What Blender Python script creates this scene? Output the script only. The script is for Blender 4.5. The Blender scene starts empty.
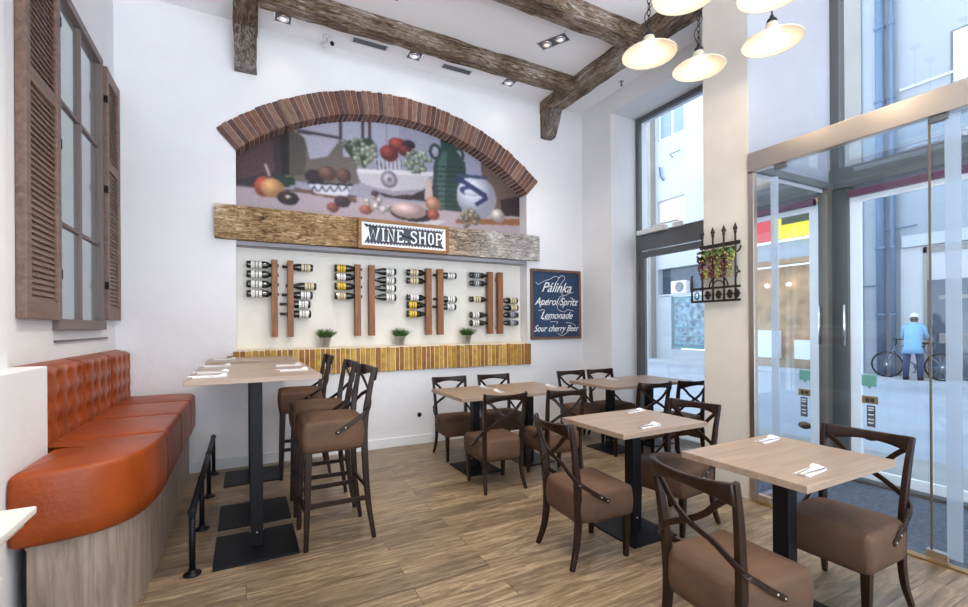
import bpy, bmesh, math, random
import numpy as np
from mathutils import Vector, Matrix, noise
random.seed(11)
PI = math.pi
C = bpy.context.scene.collection
SC = bpy.context.scene

# ------------------------------------------------------------------ camera
cam = bpy.data.cameras.new('camera'); camo = bpy.data.objects.new('camera', cam); C.objects.link(camo)
cam.sensor_width = 36.0; cam.lens = 458.0/968*36; cam.shift_y = 23.2/968
cam.clip_start = .05; cam.clip_end = 200
YAW, ROLL = math.radians(27.6), math.radians(.36)
fw = Vector((math.sin(YAW), math.cos(YAW), 0)); rt = Vector((math.cos(YAW), -math.sin(YAW), 0)); up = Vector((0, 0, 1))
rt2 = rt*math.cos(ROLL) - up*math.sin(ROLL); up2 = up*math.cos(ROLL) + rt*math.sin(ROLL)
M3 = Matrix((rt2, up2, -fw)).transposed()
camo.matrix_world = Matrix.Translation((0, 0, 1.385)) @ M3.to_4x4()
SC.camera = camo
# ------------------------------------------------------------------ world, light, exposure
SC.view_settings.view_transform = 'Standard'; SC.view_settings.look = 'None'
SC.view_settings.gamma = 1.0; SC.view_settings.use_curve_mapping = False
SC.view_settings.exposure = EXPOSURE = 0.6
w = bpy.data.worlds.new('overcast_sky_with_fill'); SC.world = w; w.use_nodes = True
bg = w.node_tree.nodes['Background']; bg.inputs[0].default_value = (.76, .87, 1.0, 1); bg.inputs[1].default_value = 1.9
wn = w.node_tree; wt = wn.nodes.new('ShaderNodeTexCoord'); ws = wn.nodes.new('ShaderNodeSeparateXYZ'); wr_ = wn.nodes.new('ShaderNodeMapRange')
wr_.inputs[1].default_value = -.08; wr_.inputs[2].default_value = .05
wm = wn.nodes.new('ShaderNodeMix'); wm.data_type = 'RGBA'; wm.inputs[6].default_value = (2.0, 2.12, 2.3, 1); wm.inputs[7].default_value = (.76, .87, 1.0, 1)   # lower half boosted as added fill for the ceiling, cool sky above
wn.links.new(wt.outputs['Generated'], ws.inputs[0]); wn.links.new(ws.outputs[2], wr_.inputs[0]); wn.links.new(wr_.outputs[0], wm.inputs[0]); wn.links.new(wm.outputs[2], bg.inputs[0])
WARM = (1.0, .80, .56); NEUTRAL = (1.0, .87, .70)
def spot(name, loc, power, size=1.9, col=NEUTRAL, r=.06, aim=(0, 0, -1), blend=.7):
    l = bpy.data.lights.new(name, 'SPOT'); l.energy = power; l.spot_size = size; l.spot_blend = blend
    l.shadow_soft_size = r; l.color = col
    o = bpy.data.objects.new(name, l); o.location = loc
    o.rotation_euler = Vector(aim).to_track_quat('-Z', 'Y').to_euler(); C.objects.link(o); return o

# ------------------------------------------------------------------ materials
def mat(name, col, rough=.5, metal=0, spec=.5, bump=0, bscale=40, var=0, vscale=6, coat=0, stretch=None, emit=None, estr=0, rnd=0):
    m = bpy.data.materials.new(name); m.use_nodes = True
    nt = m.node_tree; b = nt.nodes['Principled BSDF']
    b.inputs['Base Color'].default_value = (*col, 1); b.inputs['Roughness'].default_value = rough
    b.inputs['Metallic'].default_value = metal; b.inputs['Specular IOR Level'].default_value = spec
    b.inputs['Coat Weight'].default_value = coat
    if emit: b.inputs['Emission Color'].default_value = (*emit, 1); b.inputs['Emission Strength'].default_value = estr
    tc = nt.nodes.new('ShaderNodeTexCoord'); vec = tc.outputs['Object']
    if stretch:
        mp = nt.nodes.new('ShaderNodeMapping'); mp.inputs['Scale'].default_value = stretch
        nt.links.new(vec, mp.inputs[0]); vec = mp.outputs[0]
    colsock = None
    if var:
        n = nt.nodes.new('ShaderNodeTexNoise'); n.inputs['Scale'].default_value = vscale; n.inputs['Detail'].default_value = 6
        nt.links.new(vec, n.inputs['Vector'])
        r = nt.nodes.new('ShaderNodeValToRGB')
        r.color_ramp.elements[0].position = .32; r.color_ramp.elements[1].position = .68
        r.color_ramp.elements[0].color = (*[max(0, c*(1-var)) for c in col], 1)
        r.color_ramp.elements[1].color = (*[min(1, c*(1+var)) for c in col], 1)
        nt.links.new(n.outputs['Fac'], r.inputs[0]); colsock = r.outputs[0]
    if rnd:
        g = nt.nodes.new('ShaderNodeNewGeometry'); r2 = nt.nodes.new('ShaderNodeValToRGB')
        r2.color_ramp.interpolation = 'CONSTANT'
        els = r2.color_ramp.elements
        for i, c in enumerate(rnd):
            if i < 2: e = els[i]; e.position = i/len(rnd)
            else: e = els.new(i/len(rnd))
            e.color = (*c, 1)
        nt.links.new(g.outputs['Random Per Island'], r2.inputs[0])
        if colsock:
            mx = nt.nodes.new('ShaderNodeMix'); mx.data_type = 'RGBA'; mx.blend_type = 'MULTIPLY'; mx.inputs[0].default_value = 1
            gr = [c/max(max(col), .001) for c in col]
            nt.links.new(r2.outputs[0], mx.inputs[6])
            r.color_ramp.elements[0].color = (1-var, 1-var, 1-var, 1); r.color_ramp.elements[1].color = (1, 1, 1, 1)
            nt.links.new(colsock, mx.inputs[7]); colsock = mx.outputs[2]
        else: colsock = r2.outputs[0]
    if colsock: nt.links.new(colsock, b.inputs['Base Color'])
    if bump:
        n2 = nt.nodes.new('ShaderNodeTexNoise'); n2.inputs['Scale'].default_value = bscale; n2.inputs['Detail'].default_value = 5
        nt.links.new(vec, n2.inputs['Vector'])
        bp = nt.nodes.new('ShaderNodeBump'); bp.inputs['Strength'].default_value = bump; bp.inputs['Distance'].default_value = .02
        nt.links.new(n2.outputs['Fac'], bp.inputs['Height']); nt.links.new(bp.outputs[0], b.inputs['Normal'])
    return m

def wood(name, dark, light, axis=0, scale=1.0, rough=.5, bump=.15, coat=0, mid=.5):
    """grain stretched along one axis"""
    m = bpy.data.materials.new(name); m.use_nodes = True; nt = m.node_tree; b = nt.nodes['Principled BSDF']
    b.inputs['Roughness'].default_value = rough; b.inputs['Coat Weight'].default_value = coat
    tc = nt.nodes.new('ShaderNodeTexCoord'); mp = nt.nodes.new('ShaderNodeMapping')
    s = [14*scale]*3; s[axis] = 1.1*scale; mp.inputs['Scale'].default_value = s
    nt.links.new(tc.outputs['Object'], mp.inputs[0])
    n = nt.nodes.new('ShaderNodeTexNoise'); n.inputs['Scale'].default_value = 2.2; n.inputs['Detail'].default_value = 9; n.inputs['Roughness'].default_value = .65
    n.inputs['Distortion'].default_value = .8
    nt.links.new(mp.outputs[0], n.inputs['Vector'])
    r = nt.nodes.new('ShaderNodeValToRGB'); e = r.color_ramp.elements
    e[0].position = mid-.16; e[1].position = mid+.18; e[0].color = (*dark, 1); e[1].color = (*light, 1)
    nt.links.new(n.outputs['Fac'], r.inputs[0]); nt.links.new(r.outputs[0], b.inputs['Base Color'])
    if bump:
        bp = nt.nodes.new('ShaderNodeBump'); bp.inputs['Strength'].default_value = bump; bp.inputs['Distance'].default_value = .01
        nt.links.new(n.outputs['Fac'], bp.inputs['Height']); nt.links.new(bp.outputs[0], b.inputs['Normal'])
    return m

def weathered(name, cols, axis=0, st=3.2, grey=None):
    m = bpy.data.materials.new(name); m.use_nodes = True; nt = m.node_tree; b = nt.nodes['Principled BSDF']
    b.inputs['Roughness'].default_value = .9
    tc = nt.nodes.new('ShaderNodeTexCoord'); mp = nt.nodes.new('ShaderNodeMapping')
    s = [22.0]*3; s[axis] = st; mp.inputs['Scale'].default_value = s
    nt.links.new(tc.outputs['Object'], mp.inputs[0])
    n = nt.nodes.new('ShaderNodeTexNoise'); n.inputs['Scale'].default_value = 1.6; n.inputs['Detail'].default_value = 12; n.inputs['Roughness'].default_value = .75
    n.inputs['Distortion'].default_value = 1.2
    nt.links.new(mp.outputs[0], n.inputs['Vector'])
    r = nt.nodes.new('ShaderNodeValToRGB'); e = r.color_ramp.elements
    e[0].position = .34; e[0].color = (*cols[0], 1); e[1].position = .66; e[1].color = (*cols[-1], 1)
    for i, c in enumerate(cols[1:-1]):
        k = e.new(.34+.32*(i+1)/(len(cols)-1)); k.color = (*c, 1)
    n2 = nt.nodes.new('ShaderNodeTexNoise'); n2.inputs['Scale'].default_value = 2.3; n2.inputs['Detail'].default_value = 3
    nt.links.new(tc.outputs['Object'], n2.inputs['Vector'])
    ad = nt.nodes.new('ShaderNodeMath'); ad.operation = 'MULTIPLY_ADD'; ad.inputs[1].default_value = .38; nt.links.new(n2.outputs['Fac'], ad.inputs[0])
    sb = nt.nodes.new('ShaderNodeMath'); sb.operation = 'SUBTRACT'; sb.inputs[1].default_value = .19; nt.links.new(n.outputs['Fac'], sb.inputs[0]); nt.links.new(sb.outputs[0], ad.inputs[2])
    nt.links.new(ad.outputs[0], r.inputs[0]); last = r.outputs[0]
    if grey:
        sx = nt.nodes.new('ShaderNodeSeparateXYZ'); nt.links.new(tc.outputs['Object'], sx.inputs[0])
        mr = nt.nodes.new('ShaderNodeMapRange'); mr.inputs[1].default_value = grey[0]; mr.inputs[2].default_value = grey[1]; nt.links.new(sx.outputs[0], mr.inputs[0])
        hs = nt.nodes.new('ShaderNodeHueSaturation'); hs.inputs['Saturation'].default_value = .18; hs.inputs['Value'].default_value = .95; nt.links.new(last, hs.inputs['Color'])
        mx = nt.nodes.new('ShaderNodeMix'); mx.data_type = 'RGBA'; nt.links.new(mr.outputs[0], mx.inputs[0]); nt.links.new(last, mx.inputs[6]); nt.links.new(hs.outputs[0], mx.inputs[7]); last = mx.outputs[2]
    nt.links.new(last, b.inputs['Base Color'])
    bp = nt.nodes.new('ShaderNodeBump'); bp.inputs['Strength'].default_value = .8; bp.inputs['Distance'].default_value = .02
    nt.links.new(n.outputs['Fac'], bp.inputs['Height']); nt.links.new(bp.outputs[0], b.inputs['Normal'])
    return m

def glass(name, tint=(.93, .97, 1.0), refl=1.0, frost=0):
    m = bpy.data.materials.new(name); m.use_nodes = True; nt = m.node_tree
    nt.nodes.remove(nt.nodes['Principled BSDF']); out = nt.nodes['Material Output']
    tr = nt.nodes.new('ShaderNodeBsdfTransparent'); tr.inputs[0].default_value = (*tint, 1)
    gl = nt.nodes.new('ShaderNodeBsdfGlossy'); gl.inputs['Roughness'].default_value = .0 if not frost else .2
    fr = nt.nodes.new('ShaderNodeFresnel'); fr.inputs[0].default_value = 1.45
    ge = nt.nodes.new('ShaderNodeNewGeometry'); mr_ = nt.nodes.new('ShaderNodeMapRange'); mr_.inputs[3].default_value = 1.45; mr_.inputs[4].default_value = 1/1.45
    nt.links.new(ge.outputs['Backfacing'], mr_.inputs[0]); nt.links.new(mr_.outputs[0], fr.inputs[0])
    mx = nt.nodes.new('ShaderNodeMixShader')
    ml = nt.nodes.new('ShaderNodeMath'); ml.operation = 'MULTIPLY'; ml.inputs[1].default_value = refl
    nt.links.new(fr.outputs[0], ml.inputs[0]); nt.links.new(ml.outputs[0], mx.inputs[0])
    src = tr
    if frost:
        di = nt.nodes.new('ShaderNodeBsdfTranslucent'); di.inputs[0].default_value = (.7, .78, .86, 1)
        d2 = nt.nodes.new('ShaderNodeBsdfDiffuse'); d2.inputs[0].default_value = (.6, .65, .72, 1)
        m0 = nt.nodes.new('ShaderNodeMixShader'); m0.inputs[0].default_value = .4
        nt.links.new(di.outputs[0], m0.inputs[1]); nt.links.new(d2.outputs[0], m0.inputs[2])
        m1 = nt.nodes.new('ShaderNodeMixShader'); m1.inputs[0].default_value = frost
        nt.links.new(tr.outputs[0], m1.inputs[1]); nt.links.new(m0.outputs[0], m1.inputs[2]); src = m1
    nt.links.new(src.outputs[0], mx.inputs[1]); nt.links.new(gl.outputs[0], mx.inputs[2])
    nt.links.new(mx.outputs[0], out.inputs[0]); return m

def emis(name, col, s):
    m = bpy.data.materials.new(name); m.use_nodes = True; b = m.node_tree.nodes['Principled BSDF']
    b.inputs['Base Color'].default_value = (*col, 1); b.inputs['Emission Color'].default_value = (*col, 1); b.inputs['Emission Strength'].default_value = s
    return m

def floor_mat():
    m = bpy.data.materials.new('oak_plank_floor'); m.use_nodes = True; nt = m.node_tree; b = nt.nodes['Principled BSDF']
    tc = nt.nodes.new('ShaderNodeTexCoord')
    br = nt.nodes.new('ShaderNodeTexBrick'); br.offset = .37; br.offset_frequency = 2
    br.inputs['Scale'].default_value = 1; br.inputs['Brick Width'].default_value = 1.25; br.inputs['Row Height'].default_value = .155
    br.inputs['Mortar Size'].default_value = .0022; br.inputs['Mortar Smooth'].default_value = .3; br.inputs['Bias'].default_value = 0
    br.inputs['Color1'].default_value = (0, 0, 0, 1); br.inputs['Color2'].default_value = (1, 1, 1, 1); br.inputs['Mortar'].default_value = (.5, .5, .5, 1)
    nt.links.new(tc.outputs['Object'], br.inputs['Vector'])
    mp = nt.nodes.new('ShaderNodeMapping'); mp.inputs['Scale'].default_value = (1.7, 13, 1)
    nt.links.new(tc.outputs['Object'], mp.inputs[0])
    off = nt.nodes.new('ShaderNodeVectorMath'); off.operation = 'MULTIPLY_ADD'; off.inputs[1].default_value = (9, 0, 13)
    nt.links.new(br.outputs['Color'], off.inputs[0]); nt.links.new(mp.outputs[0], off.inputs[2])
    n = nt.nodes.new('ShaderNodeTexNoise'); n.inputs['Scale'].default_value = 1.9; n.inputs['Detail'].default_value = 10
    n.inputs['Roughness'].default_value = .62; n.inputs['Distortion'].default_value = 1.1
    nt.links.new(off.outputs[0], n.inputs['Vector'])
    r = nt.nodes.new('ShaderNodeValToRGB'); e = r.color_ramp.elements
    e[0].position = .30; e[0].color = (.095, .060, .037, 1); e[1].position = .68; e[1].color = (.37, .27, .17, 1)
    k = e.new(.5); k.color = (.215, .148, .088, 1)
    nt.links.new(n.outputs['Fac'], r.inputs[0])
    mx = nt.nodes.new('ShaderNodeMix'); mx.data_type = 'RGBA'; mx.blend_type = 'MULTIPLY'; mx.inputs[0].default_value = 1
    mr = nt.nodes.new('ShaderNodeMapRange'); mr.inputs[3].default_value = .76; mr.inputs[4].default_value = 1.26
    nt.links.new(br.outputs['Color'], mr.inputs[0]); nt.links.new(r.outputs[0], mx.inputs[6]); nt.links.new(mr.outputs[0], mx.inputs[7])
    m2 = nt.nodes.new('ShaderNodeMix'); m2.data_type = 'RGBA'; m2.inputs[7].default_value = (.09, .06, .038, 1)
    nt.links.new(br.outputs['Fac'], m2.inputs[0]); nt.links.new(mx.outputs[2], m2.inputs[6])
    nt.links.new(m2.outputs[2], b.inputs['Base Color'])
    rr = nt.nodes.new('ShaderNodeMapRange'); rr.inputs[3].default_value = .30; rr.inputs[4].default_value = .48
    nt.links.new(n.outputs['Fac'], rr.inputs[0]); nt.links.new(rr.outputs[0], b.inputs['Roughness'])
    bp = nt.nodes.new('ShaderNodeBump'); bp.inputs['Strength'].default_value = .12; bp.inputs['Distance'].default_value = .005
    nt.links.new(n.outputs['Fac'], bp.inputs['Height']); nt.links.new(bp.outputs[0], b.inputs['Normal'])
    b.inputs['Specular IOR Level'].default_value = .6
    return m

M = {}
M['floor'] = floor_mat()
M['plaster'] = mat('white_plaster', (.80, .80, .82), .85, bump=.25, bscale=9, var=.035, vscale=1.2)
M['plaster_warm'] = mat('cream_plaster', (.60, .56, .51), .85, bump=.2, bscale=9, var=.03)
M['ceil'] = mat('white_ceiling', (.92, .92, .94), .9)
M['grey_and_shade'] = mat('pillar_shade_and_board_grey', (.36, .36, .40), .85, bump=.25, bscale=9, var=.05, vscale=1.2)  # on the pillar this grey puts the shade of its side into the colour
M['niche'] = mat('niche_plaster', (.80, .77, .71), .85, bump=.15, bscale=12, var=.03)
M['white'] = mat('white_paint', (.80, .81, .83), .45)
M['marble'] = mat('cream_marble', (.80, .78, .72), .35, var=.12, vscale=3)
M['beam'] = weathered('weathered_beam', [(.016, .009, .006), (.11, .07, .038), (.25, .19, .15), (.55, .50, .48)], 0)
M['beam_y'] = weathered('weathered_beam_deep', [(.016, .009, .006), (.11, .07, .038), (.25, .19, .15), (.55, .50, .48)], 1)
M['beam_z'] = weathered('weathered_corbel', [(.03, .022, .018), (.12, .09, .065), (.24, .21, .2), (.42, .39, .38)], 2)
M['lintel'] = weathered('rustic_lintel_wood', [(.05, .028, .012), (.22, .13, .055), (.44, .29, .15), (.72, .60, .46)], 0, 6.5, (1.9, 2.9))
M['brick'] = mat('arch_brick', (.30, .12, .08), .85, bump=.5, bscale=30, var=.35, vscale=20,
                 rnd=[(.20, .085, .06), (.15, .075, .062), (.25, .12, .08), (.18, .09, .078), (.28, .16, .12), (.12, .06, .052)])
M['mortar'] = mat('pale_mortar', (.42, .33, .29), .95, bump=.3)
M['brick_y'] = mat('ochre_brick', (.5, .28, .07), .8, bump=.5, bscale=25, var=.4, vscale=16,
                   rnd=[(.55, .29, .035), (.44, .19, .03), (.64, .37, .06), (.52, .30, .06), (.38, .16, .03), (.68, .42, .09)])
M['mortar_y'] = mat('cream_mortar', (.80, .68, .46), .95, bump=.3)
M['shutter'] = wood('brown_shutter_wood', (.13, .075, .055), (.24, .15, .115), 1, .8, .5, .1)
M['winframe'] = mat('taupe_frame_paint', (.16, .12, .11), .5)
M['walnut'] = wood('walnut_board', (.15, .055, .019), (.38, .165, .065), 2, 1.2, .55)
M['chair'] = wood('dark_beech', (.009, .0035, .002), (.028, .012, .007), 2, 1.0, .3, .03)
M['chair'].node_tree.nodes['Principled BSDF'].inputs['Specular IOR Level'].default_value = .3
M['seat'] = mat('brown_suede', (.095, .046, .023), .75, bump=.12, bscale=60, var=.22, vscale=5)
M['oak'] = wood('light_oak_top', (.27, .185, .13), (.37, .27, .20), 0, .8, .34, .05)
M['oak_y'] = wood('light_oak_top_b', (.42, .27, .16), (.56, .40, .27), 1, .8, .42, .05)
M['oak_v'] = wood('greyed_oak_panel', (.19, .135, .10), (.40, .31, .25), 2, .9, .5, .1)
M['black'] = mat('black_steel', (.005, .005, .007), .45, spec=.22)
M['iron'] = mat('wrought_iron', (.018, .012, .010), .5, metal=.3, bump=.2, bscale=60)
M['leather'] = mat('orange_leather', (.28, .050, .007), .38, spec=.35, bump=.12, bscale=50, var=.2, vscale=4)
M['steel'] = mat('brushed_steel', (.62, .56, .50), .28, metal=1)
M['alum'] = mat('grey_aluminium', (.16, .17, .18), .4, metal=.6)
M['alum_d'] = mat('dark_grey_aluminium', (.11, .115, .115), .45, metal=.3)
M['alum_b'] = mat('bronze_frame', (.17, .145, .11), .4, metal=.6)
M['chrome'] = mat('chrome', (.8, .8, .82), .15, metal=1)
M['brass'] = mat('brass', (.45, .30, .14), .35, metal=1)
M['paper'] = mat('white_napkin', (.86, .86, .88), .9, bump=.1)
M['glass'] = glass('clear_glass'); M['glass2'] = glass('vestibule_glass', (.95, .98, 1.0), .9)
M['frost'] = glass('frosted_strip', (.9, .95, 1), 1, frost=.5)
M['bglass'] = mat('dark_bottle_glass', (.006, .010, .007), .08, spec=.8, coat=.5)
M['gglass'] = mat('green_bottle_glass', (.02, .035, .012), .08, spec=.8, coat=.5)
M['lab_w'] = mat('white_bottle_label', (.78, .77, .74), .6, var=.25, vscale=60)
M['lab_y'] = mat('yellow_bottle_label', (.80, .50, .02), .5)
M['lab_c'] = mat('cream_bottle_label', (.66, .56, .36), .6, var=.3, vscale=50)
M['lab_b'] = mat('slate_bottle_label', (.10, .12, .16), .6, var=.3, vscale=50)
M['foil'] = mat('bottle_foil', (.10, .015, .012), .35, metal=.5)
M['foil_k'] = mat('black_foil', (.02, .02, .02), .4)
M['foil_w'] = mat('white_foil', (.75, .74, .70), .4)
M['zinc'] = mat('zinc_pot', (.52, .55, .58), .35, metal=.8)
M['leaf'] = mat('green_leaf', (.06, .14, .03), .6, rnd=[(.05, .12, .025), (.09, .20, .04), (.035, .09, .02), (.12, .24, .06)])
M['soil'] = mat('soil', (.03, .02, .012), .95)
M['slate'] = mat('blue_chalkboard', (.022, .050, .115), .7, var=.25, vscale=4)
M['chalk'] = mat('white_chalk', (.84, .86, .88), .9)
M['cb_frame'] = wood('chalkboard_frame_wood', (.10, .05, .03), (.22, .12, .08), 2, 1.5, .6)
M['sign_frame'] = wood('sign_frame_wood', (.16, .07, .02), (.36, .17, .055), 0, 1.2, .55)
M['sign_grey'] = mat('sign_slate_paint', (.055, .062, .085), .7, var=.3, vscale=14)
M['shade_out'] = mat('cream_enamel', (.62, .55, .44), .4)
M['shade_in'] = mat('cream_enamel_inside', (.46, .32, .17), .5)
M['bulb'] = emis('lit_bulb', (1.0, .80, .50), 7)
M['grape_r'] = mat('red_grape', (.10, .018, .022), .35)
M['grape_g'] = mat('green_grape', (.24, .235, .055), .45)

# ------------------------------------------------------------------ mesh helpers
class MB:
    def __init__(s): s.v = []; s.f = []; s.mi = []; s.sm = []; s.m = 0; s.smooth = False
    def add(s, vs, fs, smooth=None):
        o = len(s.v); s.v += [tuple(p) for p in vs]
        for f in fs: s.f.append(tuple(i+o for i in f)); s.mi.append(s.m); s.sm.append(s.smooth if smooth is None else smooth)
    def box(s, x0, x1, y0, y1, z0, z1, mtx=None):
        x0, x1 = min(x0, x1), max(x0, x1); y0, y1 = min(y0, y1), max(y0, y1); z0, z1 = min(z0, z1), max(z0, z1)
        v = [Vector(p) for p in ((x0,y0,z0),(x1,y0,z0),(x1,y1,z0),(x0,y1,z0),(x0,y0,z1),(x1,y0,z1),(x1,y1,z1),(x0,y1,z1))]
        if mtx: v = [mtx @ p for p in v]
        s.add(v, [(0,3,2,1),(4,5,6,7),(0,1,5,4),(1,2,6,5),(2,3,7,6),(3,0,4,7)], False); return s
    def sweep(s, path, w, t=None, nrm=(0, 0, 1), seg=None, closed=False, smooth=True):
        """rectangle (seg None) or ellipse section swept along path; w along side, t along nrm; w/t/nrm may be lists"""
        P = [Vector(p) for p in path]; n = len(P); rings = []
        for i, p in enumerate(P):
            a = P[(i-1) % n] if (closed or i) else P[i]; b = P[(i+1) % n] if (closed or i < n-1) else P[i]
            T = (b-a).normalized()
            N = Vector(nrm[i]) if isinstance(nrm, list) else Vector(nrm)
            N = (N - T*N.dot(T))
            if N.length < 1e-4: N = T.orthogonal()
            N.normalize(); B = T.cross(N)
            ww = w[i] if isinstance(w, list) else w; tt = ww if t is None else (t[i] if isinstance(t, list) else t)
            if seg is None: rings.append([p+B*ww/2+N*tt/2, p-B*ww/2+N*tt/2, p-B*ww/2-N*tt/2, p+B*ww/2-N*tt/2])
            else: rings.append([p+B*math.cos(2*PI*k/seg)*ww/2+N*math.sin(2*PI*k/seg)*tt/2 for k in range(seg)])
        k = len(rings[0]); vs = [q for r in rings for q in r]; fs = []
        for i in range(n if closed else n-1):
            j = (i+1) % n
            for q in range(k): fs.append((i*k+q, i*k+(q+1) % k, j*k+(q+1) % k, j*k+q))
        s.add(vs, fs, smooth if seg else False)
        if not closed: s.add(rings[0], [tuple(range(k))[::-1]], False); s.add(rings[-1], [tuple(range(k))], False)
        return s
    def tube(s, path, r, seg=10, closed=False): 
        return s.sweep(path, [2*x for x in r] if isinstance(r, list) else 2*r, None, (.13, .31, .94), seg, closed)
    def lathe(s, prof, o=(0, 0, 0), axis='z', seg=24, smooth=True):
        """prof: list of (radius, height) """
        o = Vector(o); vs = []
        for r, h in prof:
            for k in range(seg):
                a = 2*PI*k/seg; c, d = r*math.cos(a), r*math.sin(a)
                p = {'z': (c, d, h), 'x': (h, c, d), 'y': (d, h, c)}[axis]
                vs.append(o+Vector(p))
        fs = [(i*seg+k, i*seg+(k+1) % seg, (i+1)*seg+(k+1) % seg, (i+1)*seg+k) for i in range(len(prof)-1) for k in range(seg)]
        if prof[0][0] > 1e-4: fs.append(tuple(range(seg))[::-1])
        if prof[-1][0] > 1e-4: fs.append(tuple((len(prof)-1)*seg+k for k in range(seg)))
        s.add(vs, fs, smooth); return s
    def ball(s, c, r, seg=10, sc=(1, 1, 1)):
        n = seg//2; pr = [(r*math.sin(PI*i/n)*1.0, -r*math.cos(PI*i/n)) for i in range(n+1)]
        st = len(s.v); s.lathe(pr, (0, 0, 0), 'z', seg)
        for i in range(st, len(s.v)): v = s.v[i]; s.v[i] = (c[0]+v[0]*sc[0], c[1]+v[1]*sc[1], c[2]+v[2]*sc[2])
        return s
    def prism(s, pts, a, b, axis='z'):
        """polygon extruded from a to b along axis; pts in the other two axes"""
        n = len(pts)
        def P(u, v, h): return {'z': (u, v, h), 'y': (u, h, v), 'x': (h, u, v)}[axis]
        vs = [P(u, v, a) for u, v in pts]+[P(u, v, b) for u, v in pts]
        s.add(vs, [tuple(range(n))[::-1], tuple(range(n, 2*n))]+[(i, (i+1) % n, n+(i+1) % n, n+i) for i in range(n)], False); return s
    def build(s, name, m, parent=None, loc=None, bevel=0, segs=2, weld=True, sub=0):
        me = bpy.data.meshes.new(name); me.from_pydata(s.v, [], s.f)
        ms = m if isinstance(m, (list, tuple)) else [m]
        for x in ms: me.materials.append(M[x] if isinstance(x, str) else x)
        me.polygons.foreach_set('material_index', s.mi); me.polygons.foreach_set('use_smooth', s.sm)
        bm = bmesh.new(); bm.from_mesh(me)
        if weld: bmesh.ops.remove_doubles(bm, verts=bm.verts, dist=1e-5)
        bmesh.ops.recalc_face_normals(bm, faces=bm.faces); bm.to_mesh(me); bm.free()
        o = bpy.data.objects.new(name, me); C.objects.link(o)
        if parent is not None: o.parent = parent
        if loc is not None: o.location = loc
        if bevel:
            b = o.modifiers.new('bevel', 'BEVEL'); b.width = bevel; b.segments = segs; b.limit_method = 'ANGLE'; b.angle_limit = math.radians(40)
        if sub:
            b = o.modifiers.new('subsurf', 'SUBSURF'); b.levels = sub; b.render_levels = sub
        return o

def tag(o, label, cat, group=None, kind=None):
    if label: o['label'] = label
    if cat: o['category'] = cat
    if group: o['group'] = group
    if kind: o['kind'] = kind
    return o
def thing(name, label, cat, loc=(0, 0, 0), rz=0, group=None):
    o = bpy.data.objects.new(name, None); C.objects.link(o); o.empty_display_size = .1
    o.location = loc; o.rotation_euler = (0, 0, rz); return tag(o, label, cat, group)
def struct(o, label=None):
    o['kind'] = 'structure'
    if label: o['label'] = label
    return o
def copy_tree(o, parent=None, top=True):
    c = o.copy(); C.objects.link(c); c.parent = parent if not top else None
    for ch in o.children: copy_tree(ch, c, False)
    return c
def dup(o, loc, rz, label, group=None):
    c = copy_tree(o); c.location = loc; c.rotation_euler = (0, 0, rz); c['label'] = label
    if group: c['group'] = group
    return c
def cat_rom(pts, n=6):
    P = [Vector(p) for p in pts]; out = []
    for i in range(len(P)-1):
        a, b, c, d = P[max(i-1, 0)], P[i], P[i+1], P[min(i+2, len(P)-1)]
        for k in range(n):
            t = k/n; out.append(.5*((2*b)+(c-a)*t+(2*a-5*b+4*c-d)*t*t+(3*b-a-3*c+d)*t**3))
    out.append(P[-1]); return out
def lerp_list(vals, n):
    out = []
    for i in range(len(vals)-1):
        for k in range(n): out.append(vals[i]+(vals[i+1]-vals[i])*k/n)
    return out+[vals[-1]]
def inset(pts, d):
    n = len(pts); out = []
    for i in range(n):
        a, b, c = Vector(pts[i-1]), Vector(pts[i]), Vector(pts[(i+1) % n])
        t1 = (b-a).normalized(); t2 = (c-b).normalized(); m = (Vector((-t1.y, t1.x))+Vector((-t2.y, t2.x)))
        if m.length < 1e-6: m = Vector((-t1.y, t1.x))
        m.normalize(); k = max(.45, m.dot(Vector((-t1.y, t1.x))))
        out.append(b+m*d/k)
    return out
def rrect(hx, hy, rf, rb=None, cx=0, cy=0, seg=6):
    """rounded rectangle, ccw; rf radius at +y corners, rb at -y corners"""
    rb = rf if rb is None else rb; out = []
    for (sx, sy, r, a0) in ((1, 1, rf, 0), (-1, 1, rf, 90), (-1, -1, rb, 180), (1, -1, rb, 270)):
        for k in range(seg+1):
            a = math.radians(a0+90*k/seg); out.append((cx+sx*(hx-r)+r*math.cos(a), cy+sy*(hy-r)+r*math.sin(a)))
    return out
def cushion(mb, outl, z0, z1, r=.03, crown=.02, rb=.015, bulge=.006):
    """soft block over a ccw outline"""
    cx = sum(p[0] for p in outl)/len(outl); cy = sum(p[1] for p in outl)/len(outl); n = len(outl); rings = []
    rings.append([(x, y, z0) for x, y in inset(outl, rb)])
    rings.append([(x, y, z0+rb) for x, y in outl])
    H = z1-r-z0-rb
    for k in (.25, .5, .75): rings.append([(x, y, z0+rb+H*k) for x, y in inset(outl, -bulge*math.sin(PI*k))])
    for k in range(5):
        a = PI/2*k/4; rings.append([(x, y, z1-r+r*math.sin(a)) for x, y in inset(outl, r*(1-math.cos(a)))])
    base = inset(outl, r)
    for f in (.85, .65, .4, .15):
        rings.append([(cx+(x-cx)*f, cy+(y-cy)*f, z1+crown*(1-f*f)) for x, y in base])
    vs = [p for rg in rings for p in rg]; fs = [tuple(range(n))[::-1]]
    for i in range(len(rings)-1):
        for q in range(n): fs.append((i*n+q, i*n+(q+1) % n, (i+1)*n+(q+1) % n, (i+1)*n+q))
    fs.append(tuple((len(rings)-1)*n+q for q in range(n)))
    mb.add(vs, fs, True); return mb
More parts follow.
